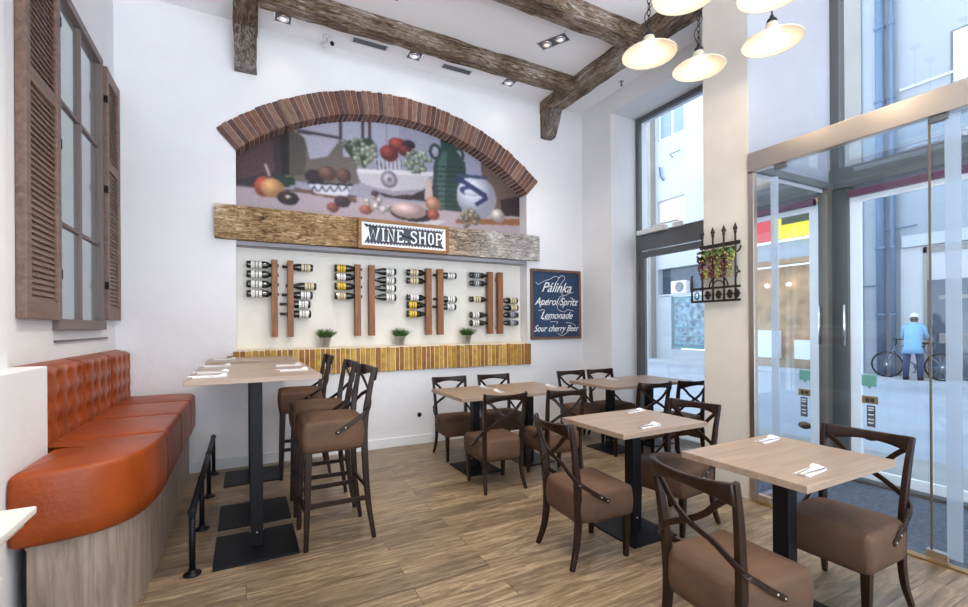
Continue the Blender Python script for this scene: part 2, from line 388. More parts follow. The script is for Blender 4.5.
def roughen(o, amp, scale, cuts=0):
    """uneven hand-hewn surface on a real mesh"""
    bm = bmesh.new(); bm.from_mesh(o.data)
    if cuts:
        for _ in range(cuts):
            L = sorted(bm.edges, key=lambda e: -e.calc_length()); m = L[0].calc_length()
            bmesh.ops.subdivide_edges(bm, edges=[e for e in L if e.calc_length() > m*.55], cuts=1, use_grid_fill=True)
    for v in bm.verts:
        q = v.co*scale; v.co += Vector((noise.noise(q), noise.noise(q+Vector((7, 3, 1))), noise.noise(q+Vector((1, 9, 5)))))*amp
    bm.to_mesh(o.data); bm.free()
def grid_box(x0, x1, y0, y1, z0, z1, st):
    """box whose faces are gridded at about st metres"""
    bm = bmesh.new(); bmesh.ops.create_cube(bm, size=1)
    for v in bm.verts: v.co = Vector(((x0+x1)/2+v.co.x*(x1-x0), (y0+y1)/2+v.co.y*(y1-y0), (z0+z1)/2+v.co.z*(z1-z0)))
    for ax, L in ((0, x1-x0), (1, y1-y0), (2, z1-z0)):
        n = int(L/st)
        lo = (x0, y0, z0)[ax]
        for k in range(1, n):
            co = Vector((0, 0, 0)); co[ax] = lo+L*k/n; no = Vector((0, 0, 0)); no[ax] = 1
            bmesh.ops.bisect_plane(bm, geom=bm.verts[:]+bm.edges[:]+bm.faces[:], plane_co=co, plane_no=no)
    mb = MB(); bm.verts.ensure_lookup_table()
    mb.add([v.co.copy() for v in bm.verts], [[v.index for v in f.verts] for f in bm.faces], False); bm.free(); return mb
LAMP = 1.0
MURAL=[
("p",(64,46,58),[(-0.11,3.438),(0.434,3.678),(0.439,2.907),(-0.106,2.833)]),
("p",(92,62,64),[(-0.052,3.257),(0.268,3.412),(0.3,3.054),(-0.05,2.921)]),
("p",(34,24,30),[(0.358,3.529),(0.45,3.547),(0.447,3.026),(0.361,2.996)]),
("p",(112,100,96),[(0.435,3.51),(0.973,3.525),(1.166,3.292),(1.185,3.044),(0.438,2.974)]),
("p",(88,80,70),[(0.435,3.544),(0.624,3.581),(0.595,3.064),(0.438,3.024)]),
("p",(168,164,190),[(0.435,3.561),(0.671,3.779),(0.971,3.877),(0.973,3.525),(0.839,3.309),(0.649,3.243),(0.593,3.472)]),
("p",(70,58,68),[(0.513,3.552),(0.973,3.55),(0.973,3.522),(0.513,3.519)]),
("p",(164,166,192),[(0.971,3.895),(2.224,4.167),(2.23,3.384),(1.008,3.337)]),
("p",(150,150,178),[(1.66,4.007),(3.33,4.108),(3.335,3.426),(1.665,3.26)]),
("p",(70,40,48),[(0.96,3.928),(0.994,3.935),(0.997,3.53),(0.963,3.523)]),
("p",(70,40,48),[(1.217,3.984),(1.242,3.99),(1.244,3.575),(1.219,3.571)]),
("p",(70,40,48),[(1.297,4.002),(1.319,4.007),(1.322,3.589),(1.3,3.585)]),
("p",(130,128,150),[(1.501,3.973),(1.516,3.976),(1.519,3.496),(1.504,3.494)]),
("p",(118,92,80),[(2.755,3.873),(3.134,3.817),(3.643,3.296),(3.647,2.773),(2.809,2.899)]),
("p",(60,44,50),[(3.067,3.095),(3.644,3.253),(3.646,2.904),(3.093,2.847)]),
("p",(176,156,168),[(-0.106,2.871),(0.392,2.874),(1.151,2.896),(1.824,2.904),(2.671,2.884),(3.646,2.895),(3.65,2.381),(-0.102,2.132)]),
("p",(90,68,80),[(-0.106,2.878),(0.392,2.88),(1.151,2.91),(1.151,2.888),(0.393,2.86),(-0.106,2.855)]),
("p",(160,96,52),[(2.406,2.767),(3.646,2.895),(3.647,2.795),(2.406,2.712)]),
("p",(60,42,48),[(1.167,3.095),(1.477,2.937),(2.149,2.943),(2.147,3.177),(1.823,2.999),(1.514,2.978)]),
("p",(118,80,66),[(0.485,2.913),(1.151,2.878),(1.151,2.824),(0.486,2.873)]),
("p",(30,60,42),[(0.315,3.039),(0.485,3.031),(0.501,2.949),(0.392,2.9),(0.276,2.944)]),
("p",(110,130,90),[(0.391,3.041),(0.51,3.031),(0.392,3.014)]),
("e",(196,70,44),[0.197,2.881,0.101,0.111,0.5]),
("e",(214,150,84),[0.272,2.877,0.114,0.106,0.45]),
("p",(220,215,205),[(0.192,3.129),(0.215,3.12),(0.252,3.007),(0.237,2.998)]),
("e",(58,30,34),[0.425,2.788,0.108,0.074,0.6]),
("e",(200,190,190),[0.424,2.804,0.028,0.017,0.2]),
("e",(50,34,46),[0.709,3.063,0.111,0.075,0.4]),
("e",(120,78,66),[0.831,3.117,0.1,0.084,0.6]),
("e",(110,70,62),[1.01,3.119,0.082,0.085,0.6]),
("p",(30,26,52),[(0.618,2.992),(1.122,3.035),(1.101,2.996),(0.625,2.966)]),
("p",(206,206,222),[(0.631,2.974),(1.101,3.011),(1.046,2.882),(0.709,2.875)]),
("p",(38,40,80),[(0.651,2.894),(0.693,2.962),(0.735,2.899),(0.722,2.897),(0.693,2.938),(0.664,2.896)]),
("p",(38,40,80),[(0.735,2.905),(0.778,2.973),(0.821,2.91),(0.808,2.908),(0.778,2.949),(0.748,2.907)]),
("p",(38,40,80),[(0.821,2.917),(0.864,2.985),(0.908,2.921),(0.895,2.919),(0.864,2.961),(0.835,2.918)]),
("p",(38,40,80),[(0.908,2.928),(0.952,2.997),(0.997,2.933),(0.983,2.931),(0.952,2.973),(0.922,2.93)]),
("p",(38,40,80),[(0.997,2.94),(1.041,3.01),(1.087,2.945),(1.073,2.943),(1.042,2.985),(1.011,2.942)]),
("p",(188,182,196),[(1.149,3.196),(1.22,3.228),(2.063,3.297),(1.983,3.115),(1.823,3.01),(1.59,2.958),(1.366,2.988),(1.203,3.075)]),
("p",(214,208,216),[(1.166,3.22),(2.121,3.328),(2.13,3.275),(1.184,3.173)]),
("p",(150,144,160),[(1.203,3.075),(1.366,2.988),(1.59,2.958),(1.823,3.01),(1.942,3.087),(1.59,3.018),(1.329,3.034)]),
("e",(140,130,146),[1.54,3.151,0.101,0.103,0.3]),
("e",(182,176,188),[1.54,3.151,0.068,0.067,0.3]),
("e",(120,112,130),[1.54,3.151,0.03,0.03,0.3]),
("p",(186,184,200),[(1.364,3.36),(1.718,3.41),(1.696,3.279),(1.394,3.248)]),
("p",(70,64,84),[(1.386,3.356),(1.4,3.359),(1.405,3.25),(1.394,3.248)]),
("p",(70,64,84),[(1.434,3.364),(1.448,3.367),(1.453,3.257),(1.442,3.255)]),
("p",(70,64,84),[(1.482,3.372),(1.497,3.374),(1.501,3.264),(1.49,3.263)]),
("p",(70,64,84),[(1.531,3.38),(1.546,3.382),(1.55,3.272),(1.539,3.27)]),
("p",(70,64,84),[(1.58,3.388),(1.595,3.39),(1.6,3.28),(1.588,3.278)]),
("p",(70,64,84),[(1.629,3.396),(1.645,3.399),(1.649,3.287),(1.638,3.285)]),
("p",(70,64,84),[(1.679,3.404),(1.695,3.407),(1.7,3.295),(1.688,3.293)]),
("e",(150,52,52),[1.542,3.463,0.113,0.096,0.6]),
("e",(170,60,54),[1.648,3.586,0.116,0.082,0.6]),
("e",(60,36,52),[1.788,3.611,0.079,0.053,0.5]),
("e",(130,44,50),[1.741,3.527,0.094,0.068,0.6]),
("p",(60,74,60),[(0.973,3.49),(1.146,3.557),(1.325,3.608),(1.399,3.512),(1.255,3.234),(1.113,3.319)]),
("e",(161,172,150),[1.119,3.495,0.031,0.032,0.65]),
("e",(168,179,157),[1.345,3.492,0.032,0.032,0.65]),
("e",(169,180,158),[1.32,3.429,0.033,0.033,0.65]),
("e",(125,134,117),[1.126,3.521,0.031,0.032,0.65]),
("e",(148,158,138),[1.147,3.404,0.031,0.032,0.65]),
("e",(131,140,122),[1.204,3.431,0.032,0.032,0.65]),
("e",(160,170,149),[1.187,3.288,0.032,0.032,0.65]),
("e",(127,135,118),[1.294,3.335,0.032,0.032,0.65]),
("e",(120,128,112),[1.183,3.449,0.032,0.032,0.65]),
("e",(131,140,122),[1.262,3.478,0.032,0.032,0.65]),
("e",(135,144,126),[1.37,3.471,0.033,0.032,0.65]),
("e",(155,165,145),[1.327,3.471,0.032,0.032,0.65]),
("e",(156,166,145),[1.262,3.3,0.032,0.033,0.65]),
("e",(135,144,126),[1.37,3.481,0.033,0.032,0.65]),
("e",(127,136,119),[1.179,3.384,0.032,0.032,0.65]),
("e",(151,161,141),[1.29,3.413,0.032,0.033,0.65]),
("e",(137,146,128),[1.349,3.449,0.032,0.032,0.65]),
("e",(145,154,135),[1.166,3.303,0.032,0.032,0.65]),
("e",(156,167,146),[1.176,3.337,0.032,0.033,0.65]),
("e",(121,129,113),[1.371,3.405,0.033,0.033,0.65]),
("e",(120,129,112),[1.214,3.558,0.032,0.033,0.65]),
("e",(150,160,140),[1.236,3.508,0.032,0.032,0.65]),
("e",(129,138,120),[1.244,3.431,0.032,0.032,0.65]),
("e",(159,170,149),[1.276,3.455,0.032,0.032,0.65]),
("e",(138,147,128),[1.363,3.513,0.033,0.033,0.65]),
("e",(160,171,150),[1.148,3.339,0.032,0.032,0.65]),
("e",(161,172,151),[1.327,3.369,0.033,0.032,0.65]),
("e",(169,180,158),[1.232,3.447,0.032,0.032,0.65]),
("e",(152,162,141),[1.29,3.399,0.032,0.032,0.65]),
("e",(168,179,157),[1.29,3.479,0.033,0.032,0.65]),
("e",(136,145,127),[1.14,3.434,0.031,0.032,0.65]),
("e",(127,136,119),[1.233,3.404,0.032,0.032,0.65]),
("e",(128,137,119),[1.154,3.551,0.031,0.032,0.65]),
("e",(148,157,138),[1.374,3.413,0.033,0.033,0.65]),
("e",(120,131,116),[1.001,3.463,0.024,0.024,0.65]),
("e",(113,123,109),[1.042,3.499,0.024,0.025,0.65]),
("e",(97,105,94),[1.081,3.474,0.024,0.025,0.65]),
("e",(101,109,98),[0.966,3.465,0.024,0.024,0.65]),
("e",(122,132,118),[1.014,3.508,0.024,0.025,0.65]),
("e",(114,123,110),[1.028,3.486,0.024,0.025,0.65]),
("e",(126,140,122),[1.982,3.341,0.036,0.034,0.65]),
("e",(153,171,149),[1.73,3.364,0.035,0.033,0.65]),
("e",(135,151,132),[1.992,3.459,0.036,0.035,0.65]),
("e",(126,140,122),[1.875,3.512,0.036,0.034,0.65]),
("e",(130,145,126),[1.848,3.397,0.036,0.034,0.65]),
("e",(142,159,138),[2.054,3.465,0.037,0.035,0.65]),
("e",(116,129,113),[1.804,3.413,0.036,0.034,0.65]),
("e",(154,172,150),[1.869,3.309,0.036,0.034,0.65]),
("e",(149,167,145),[1.797,3.325,0.035,0.034,0.65]),
("e",(149,166,144),[1.844,3.522,0.035,0.034,0.65]),
("e",(125,140,122),[1.801,3.329,0.035,0.034,0.65]),
("e",(145,162,141),[1.749,3.397,0.035,0.034,0.65]),
("e",(143,160,139),[1.845,3.295,0.036,0.035,0.65]),
("e",(138,154,134),[1.88,3.433,0.036,0.034,0.65]),
("e",(134,150,130),[1.889,3.32,0.036,0.034,0.65]),
("e",(151,168,146),[1.944,3.535,0.036,0.034,0.65]),
("e",(148,165,143),[1.817,3.332,0.036,0.034,0.65]),
("e",(153,170,148),[1.931,3.498,0.036,0.034,0.65]),
("e",(159,178,155),[1.98,3.526,0.036,0.034,0.65]),
("e",(137,153,133),[2.0,3.471,0.036,0.034,0.65]),
("e",(157,175,153),[1.966,3.336,0.036,0.034,0.65]),
("e",(147,164,143),[1.757,3.391,0.035,0.033,0.65]),
("e",(150,167,145),[1.884,3.475,0.036,0.034,0.65]),
("e",(132,147,128),[1.776,3.462,0.035,0.034,0.65]),
("e",(143,159,139),[1.788,3.494,0.036,0.034,0.65]),
("e",(119,133,116),[1.888,3.446,0.036,0.034,0.65]),
("e",(122,136,119),[1.769,3.37,0.035,0.034,0.65]),
("e",(114,127,110),[1.84,3.518,0.035,0.034,0.65]),
("e",(114,127,111),[1.825,3.409,0.036,0.034,0.65]),
("e",(120,134,117),[1.949,3.386,0.037,0.034,0.65]),
("e",(134,150,130),[1.896,3.413,0.036,0.034,0.65]),
("e",(140,157,136),[1.801,3.344,0.035,0.034,0.65]),
("e",(112,124,108),[1.905,3.304,0.036,0.034,0.65]),
("e",(132,147,128),[1.825,3.382,0.036,0.034,0.65]),
("e",(40,70,68),[2.133,3.583,0.084,0.101,0.3]),
("e",(160,160,184),[2.132,3.583,0.046,0.066,0.1]),
("e",(40,70,68),[2.453,3.598,0.079,0.096,0.3]),
("e",(160,160,184),[2.452,3.598,0.044,0.06,0.1]),
("p",(44,78,74),[(2.206,3.764),(2.407,3.789),(2.417,3.651),(2.541,3.512),(2.57,3.255),(2.528,2.868),(2.149,2.858),(2.097,3.17),(2.112,3.444),(2.203,3.614)]),
("p",(70,110,104),[(2.228,3.599),(2.292,3.61),(2.265,3.154),(2.25,2.877),(2.191,2.878),(2.147,3.177),(2.162,3.432)]),
("p",(28,52,54),[(2.121,3.406),(2.559,3.459),(2.559,3.447),(2.121,3.394)]),
("p",(28,52,54),[(2.121,3.344),(2.56,3.395),(2.56,3.383),(2.121,3.332)]),
("p",(28,52,54),[(2.121,3.282),(2.56,3.33),(2.56,3.318),(2.121,3.27)]),
("p",(28,52,54),[(2.122,3.22),(2.561,3.266),(2.561,3.254),(2.122,3.208)]),
("p",(28,52,54),[(2.122,3.158),(2.561,3.202),(2.561,3.19),(2.122,3.146)]),
("p",(28,52,54),[(2.123,3.096),(2.562,3.137),(2.562,3.125),(2.123,3.084)]),
("p",(28,52,54),[(2.123,3.033),(2.562,3.073),(2.562,3.061),(2.123,3.022)]),
("p",(28,52,54),[(2.123,2.971),(2.562,3.009),(2.563,2.997),(2.124,2.96)]),
("p",(28,52,54),[(2.124,2.909),(2.563,2.944),(2.563,2.932),(2.124,2.898)]),
("p",(24,40,44),[(2.206,3.764),(2.407,3.789),(2.407,3.745),(2.206,3.721)]),
("e",(188,192,216),[2.712,3.083,0.292,0.284,0.55]),
("e",(60,70,130),[2.617,3.152,0.153,0.065,0.2]),
("e",(196,200,220),[2.634,3.13,0.108,0.048,0.2]),
("p",(50,60,120),[(2.402,3.311),(2.534,3.29),(2.853,3.151),(2.882,3.072),(2.716,2.962),(2.67,2.998),(2.807,3.088),(2.525,3.229),(2.402,3.244)]),
("p",(60,80,120),[(2.428,3.355),(2.88,3.381),(2.852,3.336),(2.428,3.311)]),
("p",(200,196,206),[(1.611,2.711),(2.277,2.723),(2.151,2.663),(1.825,2.654)]),
("e",(60,40,50),[1.831,2.768,0.277,0.091,0.4]),
("e",(196,160,158),[1.781,2.804,0.228,0.095,0.5]),
("p",(200,170,160),[(1.998,3.214),(2.072,3.224),(2.107,2.977),(1.984,2.962)]),
("e",(190,128,98),[2.099,2.922,0.103,0.093,0.5]),
("e",(178,80,66),[2.1,2.79,0.083,0.07,0.5]),
("e",(173,160,156),[1.397,2.809,0.033,0.032,0.65]),
("e",(154,143,139),[1.404,2.847,0.033,0.033,0.65]),
("e",(186,172,168),[1.276,2.861,0.032,0.032,0.65]),
("e",(176,162,159),[1.414,2.885,0.033,0.033,0.65]),
("e",(172,159,156),[1.359,2.918,0.033,0.033,0.65]),
("e",(185,171,167),[1.374,2.811,0.033,0.032,0.65]),
("e",(188,174,170),[1.425,2.89,0.034,0.033,0.65]),
("e",(148,137,134),[1.272,2.78,0.032,0.032,0.65]),
("e",(188,174,170),[1.385,2.823,0.033,0.033,0.65]),
("e",(206,191,186),[1.378,2.807,0.033,0.033,0.65]),
("e",(163,151,147),[1.284,2.811,0.033,0.032,0.65]),
("e",(173,160,156),[1.301,2.769,0.033,0.032,0.65]),
("e",(187,173,169),[1.422,2.886,0.033,0.033,0.65]),
("e",(181,167,163),[1.324,2.769,0.033,0.032,0.65]),
("e",(217,206,206),[1.445,2.782,0.029,0.029,0.65]),
("e",(183,174,174),[1.441,2.792,0.03,0.03,0.65]),
("e",(181,171,171),[1.516,2.779,0.03,0.029,0.65]),
("e",(206,196,196),[1.46,2.761,0.03,0.029,0.65]),
("e",(170,161,161),[1.527,2.803,0.03,0.029,0.65]),
("e",(168,159,159),[1.534,2.821,0.03,0.03,0.65]),
("e",(217,206,206),[1.474,2.785,0.029,0.03,0.65]),
("e",(183,173,173),[1.464,2.766,0.03,0.029,0.65]),
("e",(176,90,74),[1.259,2.757,0.072,0.054,0.5]),
("e",(150,74,60),[0.893,2.744,0.068,0.056,0.5]),
("e",(70,46,60),[0.995,2.819,0.089,0.064,0.6]),
("e",(80,60,80),[1.366,2.96,0.044,0.036,0.5]),
("e",(159,148,131),[2.519,2.851,0.04,0.036,0.65]),
("e",(135,126,112),[2.686,2.747,0.041,0.036,0.65]),
("e",(135,126,112),[2.511,2.798,0.04,0.036,0.65]),
("e",(138,129,114),[2.493,2.8,0.04,0.036,0.65]),
("e",(121,113,100),[2.586,2.87,0.04,0.036,0.65]),
("e",(168,156,138),[2.587,2.729,0.04,0.036,0.65]),
("e",(120,112,99),[2.667,2.851,0.041,0.036,0.65]),
("e",(150,140,124),[2.604,2.861,0.04,0.036,0.65]),
("e",(145,135,120),[2.559,2.872,0.04,0.036,0.65]),
("e",(140,131,116),[2.662,2.835,0.04,0.036,0.65]),
("e",(135,126,112),[2.622,2.83,0.04,0.036,0.65]),
("e",(163,152,135),[2.604,2.816,0.04,0.036,0.65]),
("e",(135,126,111),[2.555,2.851,0.04,0.036,0.65]),
("e",(127,118,105),[2.617,2.899,0.04,0.036,0.65]),
("e",(146,136,120),[2.484,2.776,0.04,0.035,0.65]),
("e",(150,140,124),[2.564,2.763,0.04,0.036,0.65]),
("e",(132,123,109),[2.599,2.816,0.04,0.036,0.65]),
("e",(154,144,128),[2.644,2.885,0.04,0.036,0.65]),
("e",(171,159,141),[2.713,2.795,0.041,0.037,0.65]),
("e",(122,114,101),[2.713,2.811,0.041,0.036,0.65]),
("e",(153,143,127),[2.622,2.834,0.04,0.036,0.65]),
("e",(127,118,105),[2.708,2.835,0.041,0.036,0.65]),
("e",(127,119,105),[2.551,2.698,0.04,0.036,0.65]),
("e",(128,119,106),[2.519,2.827,0.04,0.036,0.65]),
("e",(125,117,103),[2.573,2.805,0.04,0.036,0.65]),
("e",(123,114,101),[2.564,2.779,0.04,0.036,0.65]),
("e",(190,180,176),[3.026,2.873,0.105,0.092,0.5]),]
# ------------------------------------------------------------------ the room
XL, YB, ZC, XG = -1.03, 5.19, 4.45, 4.75      # left wall, wine wall, ceiling, storefront glazing
YN = -1.2                                      # near end of the modelled room
m = MB(); m.box(XL, XG, YN, YB, -.1, 0); struct(m.build('floor', 'floor'), 'oak plank floor')
m = MB(); m.box(XL-.2, XG+.25, -.8, YB+.4, ZC, ZC+.15); struct(m.build('ceiling', 'ceil'), 'white ceiling between rustic beams')
# left wall with the window hole
wy0, wy1, wz0, wz1 = 3.70, 4.68, 1.43, 3.53
m = MB(); m.box(XL-.2, XL, YN, wy0, 0, ZC); m.box(XL-.2, XL, wy1, YB+.4, 0, ZC); m.box(XL-.2, XL, wy0, wy1, 0, wz0); m.box(XL-.2, XL, wy0, wy1, wz1, ZC)
m.box(XL-.2, XL-.14, wy0, wy1, wz0, wz1)
struct(m.build('wall_left', 'plaster'), 'white plaster wall behind the orange bench')
m = MB(); m.box(XL, -.985, YN, 2.93, 0, ZC); m.box(XL, -.888, YN, 3.09, 0, 1.20)
struct(m.build('trim_1', 'plaster', bevel=.006), 'white pier and low ledge at the near end of the bench')
# wine wall: front skin at YB with an arched niche 0.18 deep
NX0, NX1, NZ0, SPR = -.07, 3.37, 1.16, 3.12
ACX, ACZ, AR = 1.65, 1.245, 2.57
a1 = math.asin((NX1-ACX)/AR)
arc = [(ACX+AR*math.sin(a1-2*a1*i/40), ACZ+AR*math.cos(a1-2*a1*i/40)) for i in range(41)]   # right to left
SZ = arc[0][1]
m = MB()
XR = 4.32
m.box(XL, NX0, YB, YB+.4, 0, ZC); m.box(NX1, XR, YB, YB+.4, 0, ZC); m.box(NX0, NX1, YB, YB+.4, 0, NZ0)
for i in range(40):
    (xa, za), (xb, zb) = arc[i], arc[i+1]
    m.add([(xb, YB, zb), (xa, YB, za), (xa, YB, ZC), (xb, YB, ZC), (xb, YB+.18, zb), (xa, YB+.18, za), (xa, YB+.18, ZC), (xb, YB+.18, ZC)],
          [(0, 1, 2, 3), (0, 4, 5, 1), (4, 7, 6, 5), (3, 2, 6, 7)], False)
struct(m.build('wall_back', 'plaster'), 'white plaster wall with an arched niche')
m = MB(); m.box(NX0-.02, NX1+.02, YB+.18, YB+.3, NZ0, ZC)
struct(m.build('trim_2', 'niche'), 'cream back panel of the bottle niche')
# storefront side: far return, head over the side door, pillar
m = MB(); m.box(XR, XG+.25, 4.605, YB+.4, 0, ZC)
m.box(XR, XG+.25, 2.65, 4.605, 4.21, ZC)
struct(m.build('wall_right', 'plaster', bevel=.004), 'white storefront wall around the side door bay')
m = MB(); m.box(3.55, XG+.25, 2.24, 2.65, 0, ZC); struct(m.build('wall_pillar', 'grey_and_shade', bevel=.004), 'pillar beside the vestibule, its shade painted in as grey lavender')
m = MB(); m.box(3.546, 3.55, 2.245, 2.645, 0, ZC); struct(m.build('trim_3', 'plaster_warm'), 'cream painted face of the pillar')
# baseboards
m = MB(); m.box(-.5, 2.6, YB-.016, YB, 0, .105); m.box(2.603, XR, YB-.016, YB, 0, .105); struct(m.build('baseboard_back', 'white', bevel=.003))
m = MB(); m.box(XR-.016, XR, 4.6, YB-.016, 0, .105); struct(m.build('baseboard_right', 'white', bevel=.003))

# mirror glass on the pillar side inside the vestibule
mm = mat('mirror_panel', (.80, .82, .84), .02, metal=1)
m = MB(); m.box(3.62, 4.62, 2.222, 2.24, .05, 2.56); struct(m.build('trim_4', mm), 'mirrored glass panel on the pillar side')
m = MB(); m.box(4.62, 4.69, 2.20, 2.24, 0, 2.6); struct(m.build('trim_5', 'alum_b'), 'bronze strip beside the mirrored panel')

# side door / window (far bay)
g = thing('side_door', 'grey framed glass door with closer in the far window bay', 'door', (0, 0, 0)); g.name = 'door_1'
g['kind'] = 'structure'; del g['category']
FX = XG+.02
m = MB(); m.box(FX, FX+.06, 4.545, 4.605, 0, 4.21); m.box(FX, FX+.06, 3.40, 3.46, 0, 4.21); m.box(FX, FX+.06, 3.46, 4.545, 4.15, 4.21)
m.box(FX-.02, FX+.07, 3.46, 4.545, 2.40, 2.62); m.box(FX, FX+.06, 2.65, 2.72, 0, 4.21); m.box(FX, FX+.06, 2.72, 3.40, 4.15, 4.21); m.box(FX, FX+.06, 2.65, 3.4, 0, .12)
m.build('door_frame', 'alum', g, bevel=.004)
m = MB(); m.box(FX, FX+.05, 4.465, 4.54, .05, 2.38); m.box(FX, FX+.05, 3.465, 3.53, .05, 2.38); m.box(FX, FX+.05, 3.53, 4.465, .05, .16); m.box(FX, FX+.05, 3.53, 4.465, 2.30, 2.38)
leaf = m.build('door_leaf', 'alum', g, bevel=.004)
m = MB(); m.box(FX+.02, FX+.03, 3.53, 4.465, .16, 2.30); m.build('pane', 'glass', leaf)
m = MB(); m.box(FX+.02, FX+.03, 3.46, 4.545, 2.62, 4.15); m.build('upper_pane', 'glass', g)
m = MB(); m.box(FX+.02, FX+.03, 2.72, 3.40, .12, 4.15); m.build('side_pane', 'glass', g)
m = MB(); m.box(FX-.08, FX-.02, 4.05, 4.52, 2.60, 2.66); m.box(FX-.07, FX-.05, 3.86, 4.3, 2.672, 2.69)
m.box(FX-.07, FX-.02, 3.82, 3.95, 2.60, 2.66); m.build('door_closer', 'white', g, bevel=.006)
m = MB()
for z in (.5, 1.25, 2.0): m.lathe([(.012, 0), (.012, .12)], (FX-.01, 4.54, z), 'z', 10)
m.build('hinge', 'alum_d', g)

# main storefront glazing
g = thing('entrance', 'grey framed street entrance with glass door', 'door'); g.name = 'door_2'; g['kind'] = 'structure'; del g['category']
m = MB(); m.box(XG, XG+.1, 2.165, 2.24, 2.60, ZC); m.box(XG, XG+.1, 2.10, 2.24, 0, 2.6); m.box(XG-.03, XG+.12, YN, 2.24, 2.60, 2.78)
m.box(XG, XG+.1, .72, .80, 0, 2.6); m.box(XG, XG+.1, -.9, -.82, 0, ZC); m.box(XG, XG+.1, YN, 2.2, 0, .03); m.box(XG, XG+.1, YN, YN+.08, 0, ZC)
m.build('door_frame', 'alum_d', g, bevel=.005)
m = MB(); m.box(XG+.02, XG+.06, .80, .88, .05, 2.54); m.box(XG+.02, XG+.06, 2.02, 2.10, .05, 2.54); m.box(XG+.02, XG+.06, .88, 2.02, 2.46, 2.54); m.box(XG+.02, XG+.06, .88, 2.02, .05, .13)
leaf = m.build('door_leaf', 'white', g, bevel=.004)
m = MB(); m.box(XG+.035, XG+.045, .88, 2.02, .13, 2.46); m.build('pane', 'glass', leaf)
m = MB(); m.tube([(XG-.03, 2.125, 1.2), (XG-.03, 2.125, 1.56)], .011); m.tube([(XG+.0, 2.125, 1.24), (XG-.03, 2.125, 1.24)], .007); m.tube([(XG+.0, 2.125, 1.52), (XG-.03, 2.125, 1.52)], .007)
m.build('pull_handle', 'chrome', leaf)
m = MB(); m.box(XG-.05, XG, .85, 2.09, 2.50, 2.56); m.build('purple_air_bar', mat('plum_bar', (.10, .03, .06), .4), g, bevel=.008)
m = MB(); m.box(XG+.035, XG+.045, YN+.08, 2.165, 2.78, ZC-.02); m.build('upper_pane', 'glass', g)
m = MB(); m.box(XG+.035, XG+.045, YN+.08, .72, .05, 2.6); m.build('side_pane', 'glass', g)

# glass vestibule
VX = 3.55
g = thing('vestibule', 'glass entrance vestibule under a brushed steel rail', 'vestibule', (0, 0, 0))
m = MB(); m.box(VX-.03, VX+.03, YN+.2, 2.235, 2.585, 2.735); m.build('top_rail', 'steel', g, bevel=.004)
m = MB(); m.box(VX-.02, VX+.03, 2.195, 2.238, 0, 2.58); m.build('corner_post', 'steel', g, bevel=.003)
m = MB(); m.box(VX-.005, VX+.005, 1.175, 2.19, .05, 2.58); m.build('door_leaf', 'glass2', g)
m = MB(); m.box(VX-.005, VX+.005, YN+.25, 1.145, .05, 2.58); m.build('door_leaf', 'glass2', g)
m = MB(); m.box(VX-.007, VX+.007, 1.158, 1.167, .06, 2.58); m.build('edge_strip', 'alum_b', g)
m = MB(); m.box(VX-.007, VX+.007, 2.02, 2.07, .05, 2.5); m.build('frosted_band', 'frost', g)
m = MB(); m.box(VX-.007, VX+.007, 1.03, 1.095, .05, 2.57); m.build('frosted_band', 'frost', g)
for y in (1.135, 2.13):
    m = MB(); m.box(VX-.02, VX+.02, y-.05, y+.05, .02, .07); m.build('floor_clamp', 'steel', g, bevel=.004)
for y in (1.12, 2.0):
    m = MB(); m.box(VX-.018, VX+.018, y-.04, y+.04, 2.55, 2.585); m.build('top_clamp', 'alum_d', g, bevel=.003)
m = MB(); m.box(VX+.03, XG-.03, YN+.2, 2.235, 2.66, 2.672); m.build('roof_pane', 'glass2', g)
m = MB(); m.box(VX+.03, XG-.03, 2.20, 2.235, 2.60, 2.655); m.build('side_rail', 'alum', g)
m = MB(); m.box(VX-.03, VX+.03, YN+.2, 2.19, 0, .012); m.build('sill', 'brass', g, bevel=.002)
m = MB(); m.box(VX+.035, XG-.035, YN+.3, 2.19, 0, .008)
tag(m.build('entrance_mat', mat('slate_blue_mat', (.09, .11, .15), .95, bump=.6, bscale=180, var=.3, vscale=30)), 'slate blue ribbed entrance mat inside the glass vestibule', 'mat')
# plates on the street door glass
def sticker(name, label, y0, y1, z0, z1, mm, oval=False):
    m = MB(); x = XG+.030
    if oval: m.lathe([(.5, 0), (.5, .004)], (0, 0, 0), 'x', 20); m.v = [(x+a, (y0+y1)/2+b*(y1-y0), (z0+z1)/2+c*(z1-z0)) for a, b, c in m.v]
    else: m.box(x, x+.004, y0, y1, z0, z1)
    return tag(m.build(name, mm), label, 'sticker')
gs = mat('green_sticker', (.16, .38, .28), .6)
s1 = sticker('door_sticker', 'green speech bubble sticker on the street door glass', 1.915, 2.03, .85, .945, gs)
m = MB(); m.prism([(1.95, .852), (1.985, .852), (1.965, .825)], XG+.030, XG+.034, 'x'); m.build('bubble_tip', gs, s1)
brs = mat('brass_plate', (.30, .20, .08), .45, metal=.4); drk = mat('dark_plate_print', (.03, .02, .02), .5)
s2 = sticker('door_plate', 'brass coloured plate below the green door sticker', 1.905, 2.02, .70, .765, brs)
m = MB(); m.box(XG+.026, XG+.031, 1.93, 1.955, .715, .75); m.box(XG+.026, XG+.031, 1.965, 1.995, .715, .75); m.build('printed_mark', drk, s2)
s3 = sticker('notice_sticker', 'tall dark notice with small print on the street door', 1.925, 1.985, .50, .685, mat('grey_notice', (.10, .09, .10), .5))
for z in (.53, .56, .60, .64, .66):
    m = MB(); m.box(XG+.026, XG+.031, 1.935, 1.975, z, z+.01); m.build('printed_line', 'lab_w', s3)
sticker('oval_plate', 'oval bronze plate lowest on the street door', 1.90, 2.02, .38, .45, mat('bronze_oval', (.12, .075, .04), .45, metal=.4), True)

